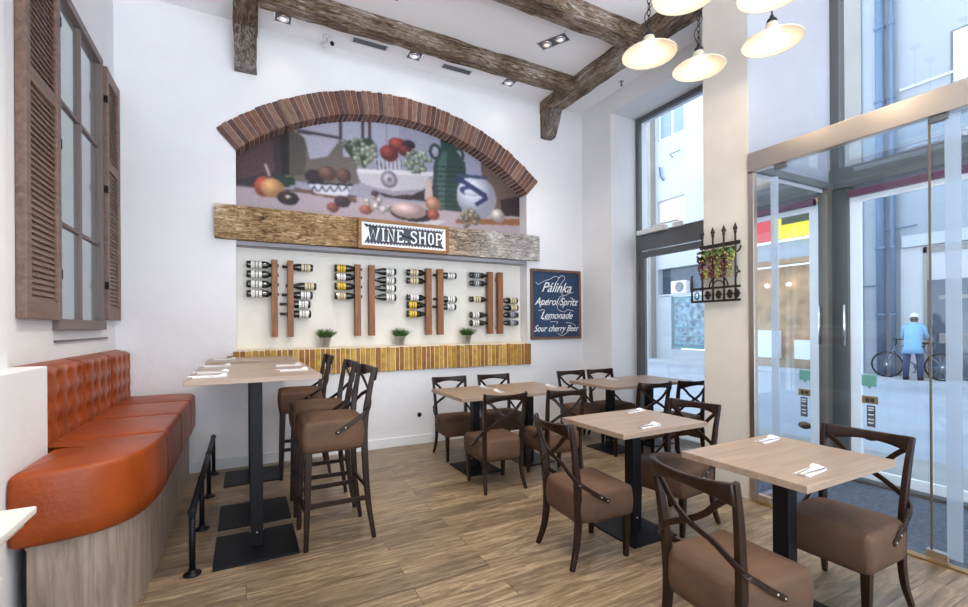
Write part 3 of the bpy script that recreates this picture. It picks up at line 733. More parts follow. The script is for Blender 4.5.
# ------------------------------------------------------------------ beams
def beam(label, x0, x1, y0, y1, z0, z1, mt, nm='ceiling_beam', cat='beam', amp=.012, st=.07):
    g = grid_box(x0, x1, y0, y1, z0, z1, st); o = g.build(nm, mt); roughen(o, amp, 5.0)
    return tag(o, label, cat)
beam('weathered ceiling beam running out from the wine wall above the bar tables', -.08, .125, -.8, YB-.005, 4.28, ZC-.002, 'beam_y')
beam('weathered ceiling beam running from the wine wall corner towards the pendant lamps', 3.59, 3.79, 2.66, YB-.005, 4.27, ZC-.002, 'beam_y')
beam('weathered cross beam nearest the wine wall, spots behind it', .135, 3.585, 4.45, 4.60, 4.28, ZC-.002, 'beam')
beam('weathered cross beam farther from the wine wall, meeting the lamp side beam', .135, 3.585, 3.38, 3.56, 4.28, ZC-.002, 'beam')
for (x0, x1, lb) in ((-.075, .12, 'dark weathered corbel block under the beam end above the bar tables'), (3.60, 3.77, 'weathered corbel block under the beam end beside the window bay')):
    g = MB(); xm = (x0+x1)/2
    g = grid_box(x0, x1, YB-.26, YB-.005, 3.95, 4.275, .035)
    vs = []
    for (x, y, z) in g.v:
        k = (z-3.95)/.325; dep = .10+.16*min(1, max(0, k))**.7
        y2 = (YB-.005)-((YB-.005)-y)/.255*dep; vs.append((x, y2, z))
    g.v = vs; o = g.build('beam_corbel', 'beam_z'); roughen(o, .010, 7); tag(o, lb, 'corbel')
# ------------------------------------------------------------------ arch, lintel, ledge
g = thing('brick_arch', 'red brick arch framing the still life mural', 'arch', (ACX, YB, SZ))
bm_ = MB(); nb = 68; RO = AR+.25
for i in range(nb):
    a, b = -a1-.0+2*a1*(i+.07)/nb, -a1+2*a1*(i+.93)/nb
    for (r0, r1) in ((AR-.008, RO),):
        jr = random.uniform(-.006, .006); d = YB-.035+random.uniform(-.006, .006)
        v = []
        for y in (d, YB+.165):
            for (r, t) in ((r0, a), (r1+jr, a), (r1+jr, b), (r0, b)): v.append((r*math.sin(t), y-YB, ACZ+r*math.cos(t)-SZ))
        bm_.add(v, [(0, 1, 2, 3), (7, 6, 5, 4), (0, 4, 5, 1), (1, 5, 6, 2), (2, 6, 7, 3), (3, 7, 4, 0)], False)
bm_.build('brick_course', 'brick', g, bevel=.004, weld=False)
mo = MB(); K = 48
for i in range(K):
    a, b = -a1+2*a1*i/K, -a1+2*a1*(i+1)/K; v = []
    for y in (-.026, .16):
        for (r, t) in ((AR+.004, a), (RO-.008, a), (RO-.008, b), (AR+.006, b)): v.append((r*math.sin(t), y, ACZ+r*math.cos(t)-SZ))
    mo.add(v, [(0, 1, 2, 3), (7, 6, 5, 4), (0, 4, 5, 1), (1, 5, 6, 2), (2, 6, 7, 3), (3, 7, 4, 0)], False)
mo.build('mortar_joints', 'mortar', g)
o = beam('rustic wooden lintel beam across the niche below the mural', -.255, 3.53, YB-.07, YB+.06, 2.265, 2.60, 'lintel', 'lintel_beam', 'beam', .010, .05)
m = MB(); m.box(NX0, NX1, YB+.062, YB+.178, 2.29, 2.56)
struct(m.build('trim_6', 'niche'))
m = MB(); m.box(NX0+.002, NX1-.002, YB+.002, YB+.178, 2.222, 2.262); struct(m.build('trim_8', 'grey_and_shade'))
g = thing('brick_ledge', 'ochre upright brick ledge under the wine bottles', 'ledge', (ACX, YB, .88))
b1 = MB(); x = -.10; k = 0
while x < 3.38:
    wd = random.uniform(.036, .052)
    z1 = .275+random.uniform(-.004, .004)
    b1.box(x-ACX, x+wd-ACX, -.030+random.uniform(-.005, .005), .10, 0+random.uniform(0, .006), z1); x += wd+.011; k += 1
b1.box(-.155-ACX, -.105-ACX, -.03, -.001, .16, .23)
b1.build('upright_bricks', 'brick_y', g, bevel=.004, weld=False)
m = MB(); m.box(-.095-ACX, 3.385-ACX, -.018, -.0005, .005, .268); m.box(NX0+.003-ACX, NX1-.003-ACX, .0, .177, .281, .289); m.build('mortar_bed', 'mortar_y', g)
# ------------------------------------------------------------------ mural (flat painted panel)
def paint_mural():
    W, H = 344, 124; x0, x1, z0, z1 = NX0, NX1, 2.57, 3.81
    xs = x0+(np.arange(W+1))*(x1-x0)/W; zs = z0+(np.arange(H+1))*(z1-z0)/H
    X, Z = np.meshgrid(xs, zs); im = np.zeros((H+1, W+1, 3)); im[:] = (150, 148, 172)
    rs = np.random.RandomState(3)
    for k, col, d in MURAL:
        c = np.array(col, float)
        if k == 'p':
            ins = np.zeros(X.shape, bool); n = len(d)
            for i in range(n):
                ax, az = d[i]; bx, bz = d[(i+1) % n]
                cond = ((az > Z) != (bz > Z)) & (X < (bx-ax)*(Z-az)/((bz-az) if abs(bz-az) > 1e-9 else 1e-9)+ax)
                ins ^= cond
            im[ins] = c
        else:
            cx, cz, rx, rz, kk = d; q = ((X-cx)/rx)**2+((Z-cz)/rz)**2; ins = q < 1
            hl = np.clip(1-np.sqrt(((X-cx+rx*.3)/rx)**2+((Z-cz-rz*.35)/rz)**2), 0, 1)
            val = (1-kk*.45)+hl[..., None]*kk*1.05
            im[ins] = (c*val)[ins]
    for ch in (0, 1, 2, 0, 1, 2, 0, 1, 2):                # soften edges like brushwork
        a = im[..., ch]; a[1:-1, 1:-1] = (a[1:-1, 1:-1]*4+a[:-2, 1:-1]+a[2:, 1:-1]+a[1:-1, :-2]+a[1:-1, 2:])/8
    im += rs.normal(0, 4, im.shape[:2])[..., None]
    gr = im.mean(-1, keepdims=True); im = (gr*.32+im*.68)*.92; im = 118+(im-118)*1.15
    im = np.clip(im, 0, 255)/255; lin = np.where(im < .04045, im/12.92, ((im+.055)/1.055)**2.4)
    vs = np.stack([X, np.full(X.shape, YB+.176), Z], -1).reshape(-1, 3)
    fs = []
    for j in range(H):
        for i in range(W):
            xc, zc = (xs[i]+xs[i+1])/2, (zs[j]+zs[j+1])/2
            if (xc-ACX)**2+(zc-ACZ)**2 > (AR+.02)**2: continue
            a = j*(W+1)+i; fs.append((a, a+1, a+W+2, a+W+1))
    me = bpy.data.meshes.new('still_life_mural'); me.from_pydata(vs.tolist(), [], fs)
    at = me.color_attributes.new('paint', 'FLOAT_COLOR', 'POINT')
    buf = np.ones((len(vs), 4), np.float32); buf[:, :3] = lin.reshape(-1, 3); at.data.foreach_set('color', buf.ravel())
    mt = bpy.data.materials.new('mural_paint'); mt.use_nodes = True; nt = mt.node_tree; b = nt.nodes['Principled BSDF']; b.inputs['Roughness'].default_value = .6
    v = nt.nodes.new('ShaderNodeVertexColor'); v.layer_name = 'paint'; nt.links.new(v.outputs[0], b.inputs['Base Color']); me.materials.append(mt)
    o = bpy.data.objects.new('still_life_mural', me); C.objects.link(o)
    tag(o, 'painted still life mural of fruit bowls and jugs under the brick arch', 'mural')
paint_mural()

# ------------------------------------------------------------------ WINE SHOP sign
def stroke(mb, pts, w, y0, y1):
    P = [Vector((p[0], 0, p[1])) for p in pts]; mb.sweep([(p.x, (y0+y1)/2, p.z) for p in P], y1-y0, w, [(Vector((0, 1, 0)).cross((P[min(i+1, len(P)-1)]-P[max(i-1, 0)]))).normalized() for i in range(len(P))])
def slab_text(mb, text, x, z, h, y0, y1, gap=.16):
    """hand cut slab-serif capitals; unit box 1 high"""
    G = {'W': (1.15, [[(.08,1),(.32,0),(.58,.8),(.82,0),(1.08,1)]], [(-.02,.2,1),(.95,1.2,1)]),
         'I': (.36, [[(.18,0),(.18,1)]], [(.02,.34,0),(.02,.34,1)]),
         'N': (.74, [[(.12,0),(.12,1),(.62,0),(.62,1)]], [(0,.24,0),(0,.16,1),(.5,.74,1)]),
         'E': (.62, [[(.12,0),(.12,1)],[(.12,.97),(.58,.97),(.58,.8)],[(.12,.5),(.44,.5)],[(.12,.03),(.60,.03),(.60,.2)]], [(0,.24,0),(0,.24,1)]),
         '.': (.2, [[(.1,0),(.1,.14)]], []),
         'S': (.64, [[(.58,.78),(.5,.95),(.3,1),(.12,.9),(.08,.72),(.2,.56),(.42,.46),(.56,.32),(.54,.12),(.36,0),(.16,.03),(.05,.2)]], []),
         'H': (.74, [[(.12,0),(.12,1)],[(.62,0),(.62,1)],[(.12,.52),(.62,.52)]], [(0,.24,0),(0,.24,1),(.5,.74,0),(.5,.74,1)]),
         'O': (.60, [[(.3,1),(.12,.9),(.07,.5),(.12,.1),(.3,0),(.48,.1),(.53,.5),(.48,.9),(.3,1)]], []),
         'P': (.62, [[(.12,0),(.12,1)],[(.12,.97),(.42,.97),(.56,.86),(.56,.62),(.42,.5),(.12,.5)]], [(0,.24,0),(0,.14,1)])}
    for ch in text:
        if ch == ' ': x += .12*h; continue
        wd, st, se = G[ch]
        for s in st: stroke(mb, [(x+a*h*.92, z+b*h) for a, b in s], .135*h, y0, y1)
        for a, b, c in se: stroke(mb, [(x+a*h*.92, z+c*h), (x+b*h*.92, z+c*h)], .085*h, y0, y1)
        x += (wd*.92+gap)*h
    return x
g = thing('wine_shop_sign', 'wooden framed WINE SHOP sign hung on the rustic lintel beam', 'sign', (1.645, YB-.09, 2.425))
SW, SH = .535, .165
m = MB(); f = .035
m.box(-SW, SW, -.03, .0, SH-f, SH); m.box(-SW, SW, -.03, .0, -SH, -SH+f); m.box(-SW, -SW+f, -.03, 0, -SH+f, SH-f); m.box(SW-f, SW, -.03, 0, -SH+f, SH-f)
m.build('frame', 'sign_frame', g, bevel=.004)
m = MB(); m.box(-SW+f, SW-f, -.014, 0, -SH+f, SH-f); m.build('panel', 'chalk', g)
# slate field with scalloped ends and edges
m = MB(); hw, hh = SW-f-.03, SH-f-.022; N = 26; pts = []
for i in range(N): 
    x = -hw+2*hw*i/N; pts += [(x, -hh), (x+hw/N*1.1, -hh), (x+hw/N*1.1, -hh+.013), (x+2*hw/N, -hh+.013)]
pts += [(hw, -hh), (hw-.03, -hh*.35), (hw-.012, 0), (hw-.03, hh*.35), (hw, hh)]
for i in range(N):
    x = hw-2*hw*i/N; pts += [(x-hw/N*.9, hh), (x-hw/N*.9, hh-.013), (x-2*hw/N, hh-.013), (x-2*hw/N, hh)]
pts += [(-hw+.035, hh*.35), (-hw+.055, 0), (-hw+.035, -hh*.35)]
m.prism(pts, -.0175, -.0135, 'y'); m.build('slate_field', 'sign_grey', g)
m = MB(); m2 = MB(); L = slab_text(m2, 'WINE. SHOP', 0, 0, 1, 0, 1); hgt = .135
slab_text(m, 'WINE. SHOP', -L*hgt*.5+.012, -hgt/2, hgt, -.022, -.0165); m.build('lettering', 'chalk', g)

# ------------------------------------------------------------------ chalkboard
g = thing('chalkboard', 'framed blue chalkboard menu with white script hung on the wine wall', 'chalkboard', (3.84, YB-.002, 1.687))
CW, CH = .425, .48
m = MB(); f = .035
m.box(-CW, CW, -.03, .0, CH-f, CH); m.box(-CW, CW, -.03, .0, -CH, -CH+f); m.box(-CW, -CW+f, -.03, 0, -CH+f, CH-f); m.box(CW-f, CW, -.03, 0, -CH+f, CH-f)
m.build('frame', 'cb_frame', g, bevel=.004)
m = MB(); m.box(-CW+f, CW-f, -.012, 0, -CH+f, CH-f); m.build('slate', 'slate', g)
def text(name, s, size, loc, parent, mt, shear=0, ext=.0015, sx=1, off=0):
    cu = bpy.data.curves.new(name, 'FONT'); cu.body = s; cu.size = size; cu.shear = shear; cu.extrude = ext; cu.align_x = 'CENTER'; cu.align_y = 'CENTER'; cu.offset = off
    tmp = bpy.data.objects.new(name+'_curve', cu); me = bpy.data.meshes.new_from_object(tmp); bpy.data.objects.remove(tmp)
    me.materials.clear(); me.materials.append(M[mt] if isinstance(mt, str) else mt)
    o = bpy.data.objects.new(name, me); C.objects.link(o); o.parent = parent; o.location = loc; o.rotation_euler = (PI/2, 0, 0); o.scale = (sx, 1, 1); return o
def swash(mb, pts, r=.0032):
    mb = MB(); mb.tube([(x, -.0155, z) for x, _, z in [tuple(v) for v in cat_rom([(a, 0, b) for a, b in pts], 6)]], r, 5); mb.build('chalk_flourish', 'chalk', g)
rows = [('P\u00e1linka', .19, .23, .95), ('Aperol Spritz', .145, .035, .92), ('Lemonade', .14, -.155, .92), ('Sour cherry Beer', .125, -.335, .86)]
for s, sz, z, sx in rows:
    text('menu_line', s, sz, (0, -.0142, z), g, 'chalk', .5, .001, sx, .001)
m = MB()
swash(m, [(-.34, .30), (-.30, .27), (-.22, .31), (-.10, .35), (-.02, .39), (.06, .37)]); swash(m, [(.0, .30), (.08, .40), (.15, .37), (.06, .25), (.12, .13), (.2, .15), (.30, .18)])
swash(m, [(-.34, .0), (-.26, .04), (-.2, -.01), (-.12, .08)]); swash(m, [(.05, .1), (.12, .12), (.02, -.02), (.05, -.08), (.14, -.10), (.20, -.07), (.30, -.09)]); swash(m, [(.24, .10), (.3, .08), (.34, .02)])
swash(m, [(-.30, -.09), (-.2, -.08), (-.24, -.2), (-.1, -.21)]); swash(m, [(-.1, -.24), (.02, -.24), (.0, -.27)]); swash(m, [(.02, -.40), (.1, -.43), (.2, -.38)]); swash(m, [(.16, -.25), (.26, -.26), (.34, -.30)])

# ------------------------------------------------------------------ bottles and boards
BY = YB+.10        # bottle axis
WORD = ['topmost', 'second', 'third', 'fourth', 'lowest']
def make_bottle(kind, lab, foil, gl='bglass'):
    """lies along +x from base (x=0) to mouth (x=.30)"""
    if kind == 'bordeaux': pr = [(0, .002), (.020, 0), (.0365, .004), (.038, .02), (.038, .185), (.035, .200), (.022, .218), (.0145, .235), (.014, .296), (.0155, .298), (.0155, .306), (.010, .308)]; l0, l1 = .045, .145
    else: pr = [(0, .002), (.022, 0), (.040, .004), (.0415, .02), (.0415, .150), (.037, .178), (.024, .215), (.0155, .245), (.014, .290), (.016, .292), (.016, .302), (.010, .304)]; l0, l1 = .030, .120
    r = pr[4][0]
    bo = MB(); bo.lathe(pr, (0, 0, 0), 'x', 20)
    la = MB(); la.lathe([(r+.0006, l0), (r+.0009, l0+.001), (r+.0009, l1-.001), (r+.0006, l1)], (0, 0, 0), 'x', 20)
    ca = MB(); ca.lathe([(.0150, .245), (.0150, .292), (.0168, .293), (.0168, .306), (0, .309)], (0, 0, 0), 'x', 16)
    cr = MB()
    for q in (.35, .62): cr.lathe([(r+.0010, l0+(l1-l0)*q), (r+.0013, l0+(l1-l0)*q+.001), (r+.0013, l0+(l1-l0)*(q+.07)), (r+.0010, l0+(l1-l0)*(q+.08))], (0, 0, 0), 'x', 20)
    return bo, la, ca, cr
def bottle(kind, lab, foil, x_base, z, direction, label, group, gl='bglass'):
    t = thing('wine_bottle', label, 'bottle', (x_base, BY, z), 0 if direction > 0 else PI, group)
    bo, la, ca, cr = make_bottle(kind, lab, foil)
    bo.build('glass_body', gl, t); la_ = la.build('paper_label', lab, t); ca.build('capsule', foil, t)
    cr.build('label_print', 'foil_k' if lab != 'lab_b' else 'lab_w', la_)
    return t
RN = ['rack nearest the bar tables', 'second rack from the bar tables', 'second rack from the chalkboard', 'rack nearest the chalkboard']
racks = [
 (.253, .311, .407, .464, .016, [(2.042, 'lab_w', 'b'), (1.942, 'lab_w', 'b'), (1.840, 'lab_w', 'b'), (1.741, 'lab_w', 'b')], [(2.034, 'lab_c', .664), (1.833, 'lab_c', .698), (1.735, 'lab_w', .659), (1.637, 'lab_w', .637), (1.532, 'lab_w', .642)]),
 (1.108, 1.173, 1.267, 1.333, .886, [(2.049, 'lab_y', 'u'), (1.953, 'lab_w', 'u'), (1.848, 'lab_y', 'u'), (1.739, 'lab_c', 'u')], [(2.038, 'lab_w', 1.59), (1.937, 'lab_w', 1.59), (1.842, 'lab_w', 1.59), (1.735, 'lab_w', 1.59)]),
 (1.960, 2.030, 2.112, 2.185, 1.716, [(2.043, 'lab_c', 'b'), (1.942, 'lab_c', 'b'), (1.740, 'lab_w', 'b'), (1.650, 'lab_y', 'u'), (1.543, 'lab_y', 'u')], [(2.025, 'lab_w', 2.369), (1.729, 'lab_w', 2.369), (1.634, 'lab_w', 2.36)]),
 (2.815, 2.885, 2.965, 3.035, 2.559, [(2.048, 'lab_b', 'b'), (1.944, 'lab_b', 'b'), (1.738, 'lab_c', 'b'), (1.536, 'lab_w', 'u'), (1.432, 'lab_w', 'u')], [(1.732, 'lab_c', 3.27), (1.635, 'lab_c', 3.28), (1.539, 'lab_b', 3.28), (1.432, 'lab_b', 3.28)])]
LC = {'lab_w': 'white', 'lab_y': 'yellow', 'lab_c': 'cream', 'lab_b': 'slate grey'}
for ri, (a0, a1_, b0, b1_, lx, left, right) in enumerate(racks):
    t = thing('wine_rack', 'pair of upright walnut boards, the wine %s' % RN[ri], 'wine rack', ((a0+b1_)/2, YB+.178, 1.29), 0, 'pairs of walnut rack boards on the niche wall')
    cx = (a0+b1_)/2
    for (p0, p1, zs) in ((a0, a1_, left), (b0, b1_, right)):
        m = MB(); m.box(p0-cx, p1-cx, -.118, -.045, 0, .81); m.box(p0-cx+.012, p1-cx-.012, -.046, -.0005, .06, .10); m.box(p0-cx+.012, p1-cx-.012, -.046, -.0005, .70, .74)
        m.build('board', 'walnut', t, bevel=.003)
    names = ['topmost', 'second', 'third', 'fourth', 'fifth']
    for side, lst in ((0, left), (1, right)):
        for k, e in enumerate(lst):
            z, lab = e[0], e[1]
            nm = ['topmost', 'second down', 'third down', 'fourth down'][k] if k < len(lst)-1 else 'lowest'
            where = ('bench side' if side == 0 else 'window side')
            lbl = 'dark bottle, %s label, %s, %s, %s' % (LC[lab], nm, where, RN[ri])
            kind = 'bordeaux' if (side == 0 and e[2] == 'b') or lab == 'lab_b' else 'burgundy'
            fo = 'foil_w' if (ri == 1 and side == 1) else ('foil' if ri == 0 and side == 0 else 'foil_k')
            bottle(kind, lab, fo, lx if side == 0 else e[2], z, 1 if side == 0 else -1, lbl, 'wine bottles slotted in the wall racks')
# potted grasses on the ledge
for i, (x, lb) in enumerate(((.781, 'small grass plant in a zinc pot on the ledge, nearest the bar tables'), (1.627, 'small grass plant in a zinc pot on the ledge, middle of the three'), (2.495, 'small grass plant in a zinc pot on the ledge, nearest the chalkboard'))):
    t = thing('potted_plant', lb, 'potted plant', (x, YB+.05, NZ0+.012), random.uniform(0, 3), 'zinc pots on the brick ledge')
    m = MB(); m.lathe([(.040, 0), (.041, .004), (.058, .098), (.062, .100), (.062, .106), (.057, .106), (.054, .09)], (0, 0, 0), 'z', 24); pt = m.build('pot', 'zinc', t)
    m = MB(); m.lathe([(.0, .088), (.052, .0885), (.053, .083)], (0, 0, 0), 'z', 20); m.build('soil', 'soil', t)
    m = MB()
    for k in range(420):
        a = random.uniform(0, 2*PI); r = random.uniform(0, .045); L = random.uniform(.06, .13); sp = random.uniform(.15, 1.1)
        b = Vector((r*math.cos(a), r*math.sin(a), .086)); d = Vector((math.cos(a)*sp, math.sin(a)*sp, 1)).normalized()
        p1 = b+d*L*.5; p2 = b+d*L+Vector((math.cos(a), math.sin(a), -.3))*sp*.02
        if p2.y > .115: continue
        m.sweep([b, p1, p2], [.007, .008, .001], .0012, (math.cos(a), math.sin(a), .2))
    m.build('grass_blades', 'leaf', t, weld=False)
# outlet
g = thing('wall_outlet', 'white round wall outlet low on the wine wall', 'outlet', (1.836, YB, .345))
m = MB(); m.prism(rrect(.04, .04, .008), -.010, -.0005, 'y'); m.build('plate', 'white', g)
m = MB(); m.lathe([(.024, -.016), (.028, -.0105)], (0, 0, 0), 'y', 20); m.build('socket', 'black', g)

# ------------------------------------------------------------------ ceiling fixtures
def ceiling_spot(x, y, lb, double=False, rz=0):
    t = thing('ceiling_spotlight', lb, 'ceiling light', (x, y, ZC), rz, 'recessed square ceiling spots')
    n = 2 if double else 1; L = .085*n
    m = MB(); fr = .012
    m.box(-.085, .085, -L, -L+fr, -.008, -.001); m.box(-.085, .085, L-fr, L, -.008, -.001); m.box(-.085, -.085+fr, -L, L, -.008, -.001); m.box(.085-fr, .085, -L, L, -.008, -.001)
    m.build('frame', 'chrome', t, bevel=.002)
    m = MB(); m.box(-.075, .075, -L+.01, L-.01, -.004, -.0005); m.build('recess', 'alum_d', t)
    for k in range(n):
        yy = 0 if n == 1 else (-.08, .08)[k]
        m = MB(); m.lathe([(.030, -.020), (.056, -.016), (.058, -.006), (.058, -.004)], (0, yy, 0), 'z', 24); hd = m.build('lamp_head', 'chrome', t)
        m = MB(); m.lathe([(0, -.0195), (.029, -.0205)], (0, yy, 0), 'z', 16); m.build('lens', SPOTLENS, hd)
SPOTLENS = emis('spot_lens', (1, .95, .88), .5)
ceiling_spot(.354, 4.917, 'square recessed spot beside the beam end above the bar tables')
ceiling_spot(1.714, 4.925, 'square recessed spot between the two slotted vents')
ceiling_spot(2.953, 4.934, 'square recessed spot nearest the window corner of the wine wall')
ceiling_spot(2.958, 4.007, 'double recessed spot fitting between the two cross beams', True, .5)
ceiling_spot(1.2, 4.0, 'added unseen double recessed spot above the bottle wall, between the cross beams', True)  # added fitting out of view, brightens the interior
ceiling_spot(.9, 2.6, 'added unseen double recessed spot above the middle of the floor', True)  # also added out of view, lights the open floor
for x, y, lb in ((1.219, 4.945, 'slotted ceiling vent nearer the bar tables'), (2.252, 4.965, 'slotted ceiling vent nearer the window')):
    t = thing('ceiling_vent', lb, 'vent', (x, y, ZC), 0, 'slotted vents along the wine wall ceiling')
    m = MB(); m.box(-.20, .20, -.055, -.045, -.008, -.001); m.box(-.20, .20, .045, .055, -.008, -.001); m.box(-.20, -.18, -.045, .045, -.008, -.001); m.box(.18, .20, -.045, .045, -.008, -.001); m.build('frame', 'white', t)
    m = MB(); 
    for k in range(7): m.box(-.18, .18, -.044+k*.013, -.037+k*.013, -.006, -.001)
    m.build('slats', 'alum', t); m = MB(); m.box(-.18, .18, -.045, .045, -.002, -.0005); m.build('duct', 'alum', t)
t = thing('security_camera', 'small white bullet camera under the ceiling near the wine wall', 'camera', (.79, 5.03, ZC))
m = MB(); m.lathe([(.045, -.022), (.048, -.012), (.048, -.001)], (0, 0, 0), 'z', 20); m.tube([(0, 0, -.02), (0, -.02, -.06), (0, -.03, -.08)], .011); m.build('mount', 'white', t)
m = MB(); m.tube([(-.03, .03, -.075), (.03, -.09, -.115)], .030, 16); bd = m.build('body', 'white', t, bevel=.003)
m = MB(); m.tube([(.0305, -.091, -.1153), (.034, -.098, -.1175)], .022, 16); m.build('lens', 'black', bd)
t = thing('sprinkler_head', 'tiny pendant sprinkler head beside the lamp side beam', 'sprinkler', (4.20, 4.28, ZC))
m = MB(); m.lathe([(.03, -.005), (.03, -.001)], (0, 0, 0), 'z', 16); m.build('escutcheon', 'chrome', t)
m = MB(); m.lathe([(.008, -.05), (.006, -.006)], (0, 0, 0), 'z', 10); m.lathe([(0.0, -.056), (.016, -.055), (.016, -.05)], (0, 0, 0), 'z', 12); m.build('nozzle', 'alum_d', t)
# ------------------------------------------------------------------ left window and shutters
g = bpy.data.objects.new('window_1', None); C.objects.link(g); struct(g, 'brown framed window in the white wall'); 
FXL = XL+.0
m = MB(); X0, X1 = XL-.03, XL+.028; fy0, fy1, fz0, fz1 = wy0-.03, wy1+.03, wz0-.05, wz1+.03
m.box(X0, X1, fy0, fy0+.06, fz0, fz1); m.box(X0, X1, fy1-.06, fy1, fz0, fz1); m.box(X0, X1, fy0+.06, fy1-.06, fz1-.06, fz1); m.box(X0, X1+.01, fy0-.01, fy1+.01, fz0, fz0+.07)
m.build('window_frame', 'winframe', g, bevel=.004)
m = MB(); ym = (wy0+wy1)/2; m.box(X0, XL+.012, ym-.016, ym+.016, wz0, wz1)
for z in (2.06, 2.84): m.box(X0, XL+.008, wy0, wy1, z-.012, z+.012)
m.build('glazing_bars', 'winframe', g, bevel=.003)
m = MB(); m.box(XL-.015, XL-.008, wy0, wy1, wz0, wz1); m.build('pane', mat('dark_reflecting_glass', (.42, .48, .50), .10, metal=.75), g)
m = MB(); m.box(XL, XL+.012, 3.68, 4.88, 1.305, 1.318); struct(m.build('trim_7', 'alum_d'))
def shutter(y0, y1, z0, z1, label):
    t = thing('window_shutter', label, 'shutter', (XL+.002, y0, z0), 0, 'louvred shutters folded open on the white wall')
    W_, H_ = y1-y0, z1-z0; s = .062
    m = MB(); m.box(0, .045, 0, s, 0, H_); m.box(0, .045, W_-s, W_, 0, H_); m.box(.002, .043, s, W_-s, 0, .10); m.box(.002, .043, s, W_-s, H_-.10, H_); m.box(.002, .043, s, W_-s, H_*.62-.04, H_*.62+.04)
    m.build('frame', 'shutter', t, bevel=.004)
    m = MB()
    for (a, b) in ((.10, H_*.62-.04), (H_*.62+.04, H_-.10)):
        n = int((b-a)/.033)
        for k in range(n):
            z = a+(b-a)*(k+.5)/n
            m.box(-.020, .020, s-.004, W_-s+.004, -.0035, .0035, Matrix.Translation((.024, 0, z)) @ Matrix.Rotation(math.radians(68), 4, 'Y'))
    m.build('louvres', 'shutter', t)
    m = MB()
    for z in (.25, H_*.5, H_-.3): m.box(.012, .048, (-.005 if y0 > 4.5 else W_-.006), (.006 if y0 > 4.5 else W_+.005), z, z+.06)
    m.build('hinge', 'black', t)
shutter(3.155, 3.665, 1.44, 3.53, 'large louvred brown shutter folded open beside the pier, nearer the camera')
shutter(4.735, 5.165, 1.46, 3.53, 'narrow looking louvred brown shutter folded open in the room corner')

# ------------------------------------------------------------------ marble mantel at the near end
g = thing('marble_mantel', 'cream marble mantel shelf corner beside the rounded bench end', 'mantel', (-.897, 1.40, 0))
m = MB(); m.box(0, .23, 0, .815, .722, .75); m.build('shelf', 'marble', g, bevel=.006)
m = MB(); m.box(0, .205, 0.0, .79, .69, .721); m.box(0, .175, 0, .765, .66, .689); m.box(0, .15, 0, .75, .64, .659); m.build('cornice', 'marble', g, bevel=.008)
m = MB(); m.box(0, .13, .56, .73, .06, .639); m.box(0, .13, 0, .10, .06, .639); m.box(0, .11, .10, .56, .54, .639); m.build('pilasters', 'marble', g, bevel=.006)
m = MB(); m.box(0, .16, .54, .755, .50, .545); m.box(0, .16, -.02, .12, .50, .545); m.box(0, .16, .54, .755, 0, .06); m.box(0, .16, -.02, .12, 0, .06); m.build('capitals', 'marble', g, bevel=.008)
m = MB(); m.box(0, .02, .125, .535, 0, .54); m.build('firebox', 'black', g)

# ------------------------------------------------------------------ leather bench
g = thing('leather_bench', 'long burnt orange leather bench with buttoned backrest on a greyed oak base', 'bench', (0, 0, 0))
def bench_outline(ins=0):
    xb, xf = XL+.055, -.415-ins; pts = [(xf, 5.06-ins), ]
    far = [(xf-.03, 5.13-ins), (xf-.12, 5.165-ins), (xb, 5.17-ins)]
    near = [(-.880+ins*.8, 2.62+ins), (-.83, 2.62+ins), (-.72, 2.635+ins), (-.60, 2.675+ins), (-.505-ins*.3, 2.76+ins*.7), (-.445-ins*.7, 2.90+ins*.3), (-.42-ins, 3.06), (xf, 3.22)]
    return pts+far+[(xb, 3.10), (-.880+ins*.8, 3.10)]+[tuple(v)[:2] for v in cat_rom([(a, b, 0) for a, b in near], 4)]
o = bench_outline()
def clip(o, y0, y1, gap=.004):
    """cut a ccw outline to a band of y"""
    def cut(P, lim, keep_gt):
        out = []
        for i in range(len(P)):
            a, b = P[i-1], P[i]; ia = (a[1] > lim) == keep_gt; ib = (b[1] > lim) == keep_gt
            if ia != ib: t = (lim-a[1])/(b[1]-a[1]); out.append((a[0]+(b[0]-a[0])*t, lim))
            if ib: out.append(b)
        return out
    P = cut(o, y0+gap, True); P = cut(P, y1-gap, False)
    Q = [P[0]]
    for p in P[1:]:
        if (Vector(p)-Vector(Q[-1])).length > .012: Q.append(p)
    if (Vector(Q[0])-Vector(Q[-1])).length < .012: Q.pop()
    return Q
def densify(P, L=.05):
    out = []
    for i in range(len(P)):
        a, b = Vector(P[i]), Vector(P[(i+1) % len(P)]); n = max(1, int((b-a).length/L))
        out += [tuple(a+(b-a)*k/n) for k in range(n)]
    return out
for y0, y1 in ((2.5, 3.30), (3.30, 3.96), (3.96, 4.62), (4.62, 5.3)):
    m = MB(); cushion(m, densify(clip(o, y0, y1, .003)), .452, .775, .03, .018, .02, .004); c_ = m.build('seat_cushion', 'leather', g)
    # seam cord just under the top edge
    P = clip(o, y0, y1, .003)
base = bench_outline(.045)
m = MB(); m.prism(base, 0.0, .452, 'z'); m.build('base_panel', 'oak_v', g)
m = MB(); m.box(-.850, -.838, 2.655, 2.80, 0, .43); m.build('end_strip', 'black', g)
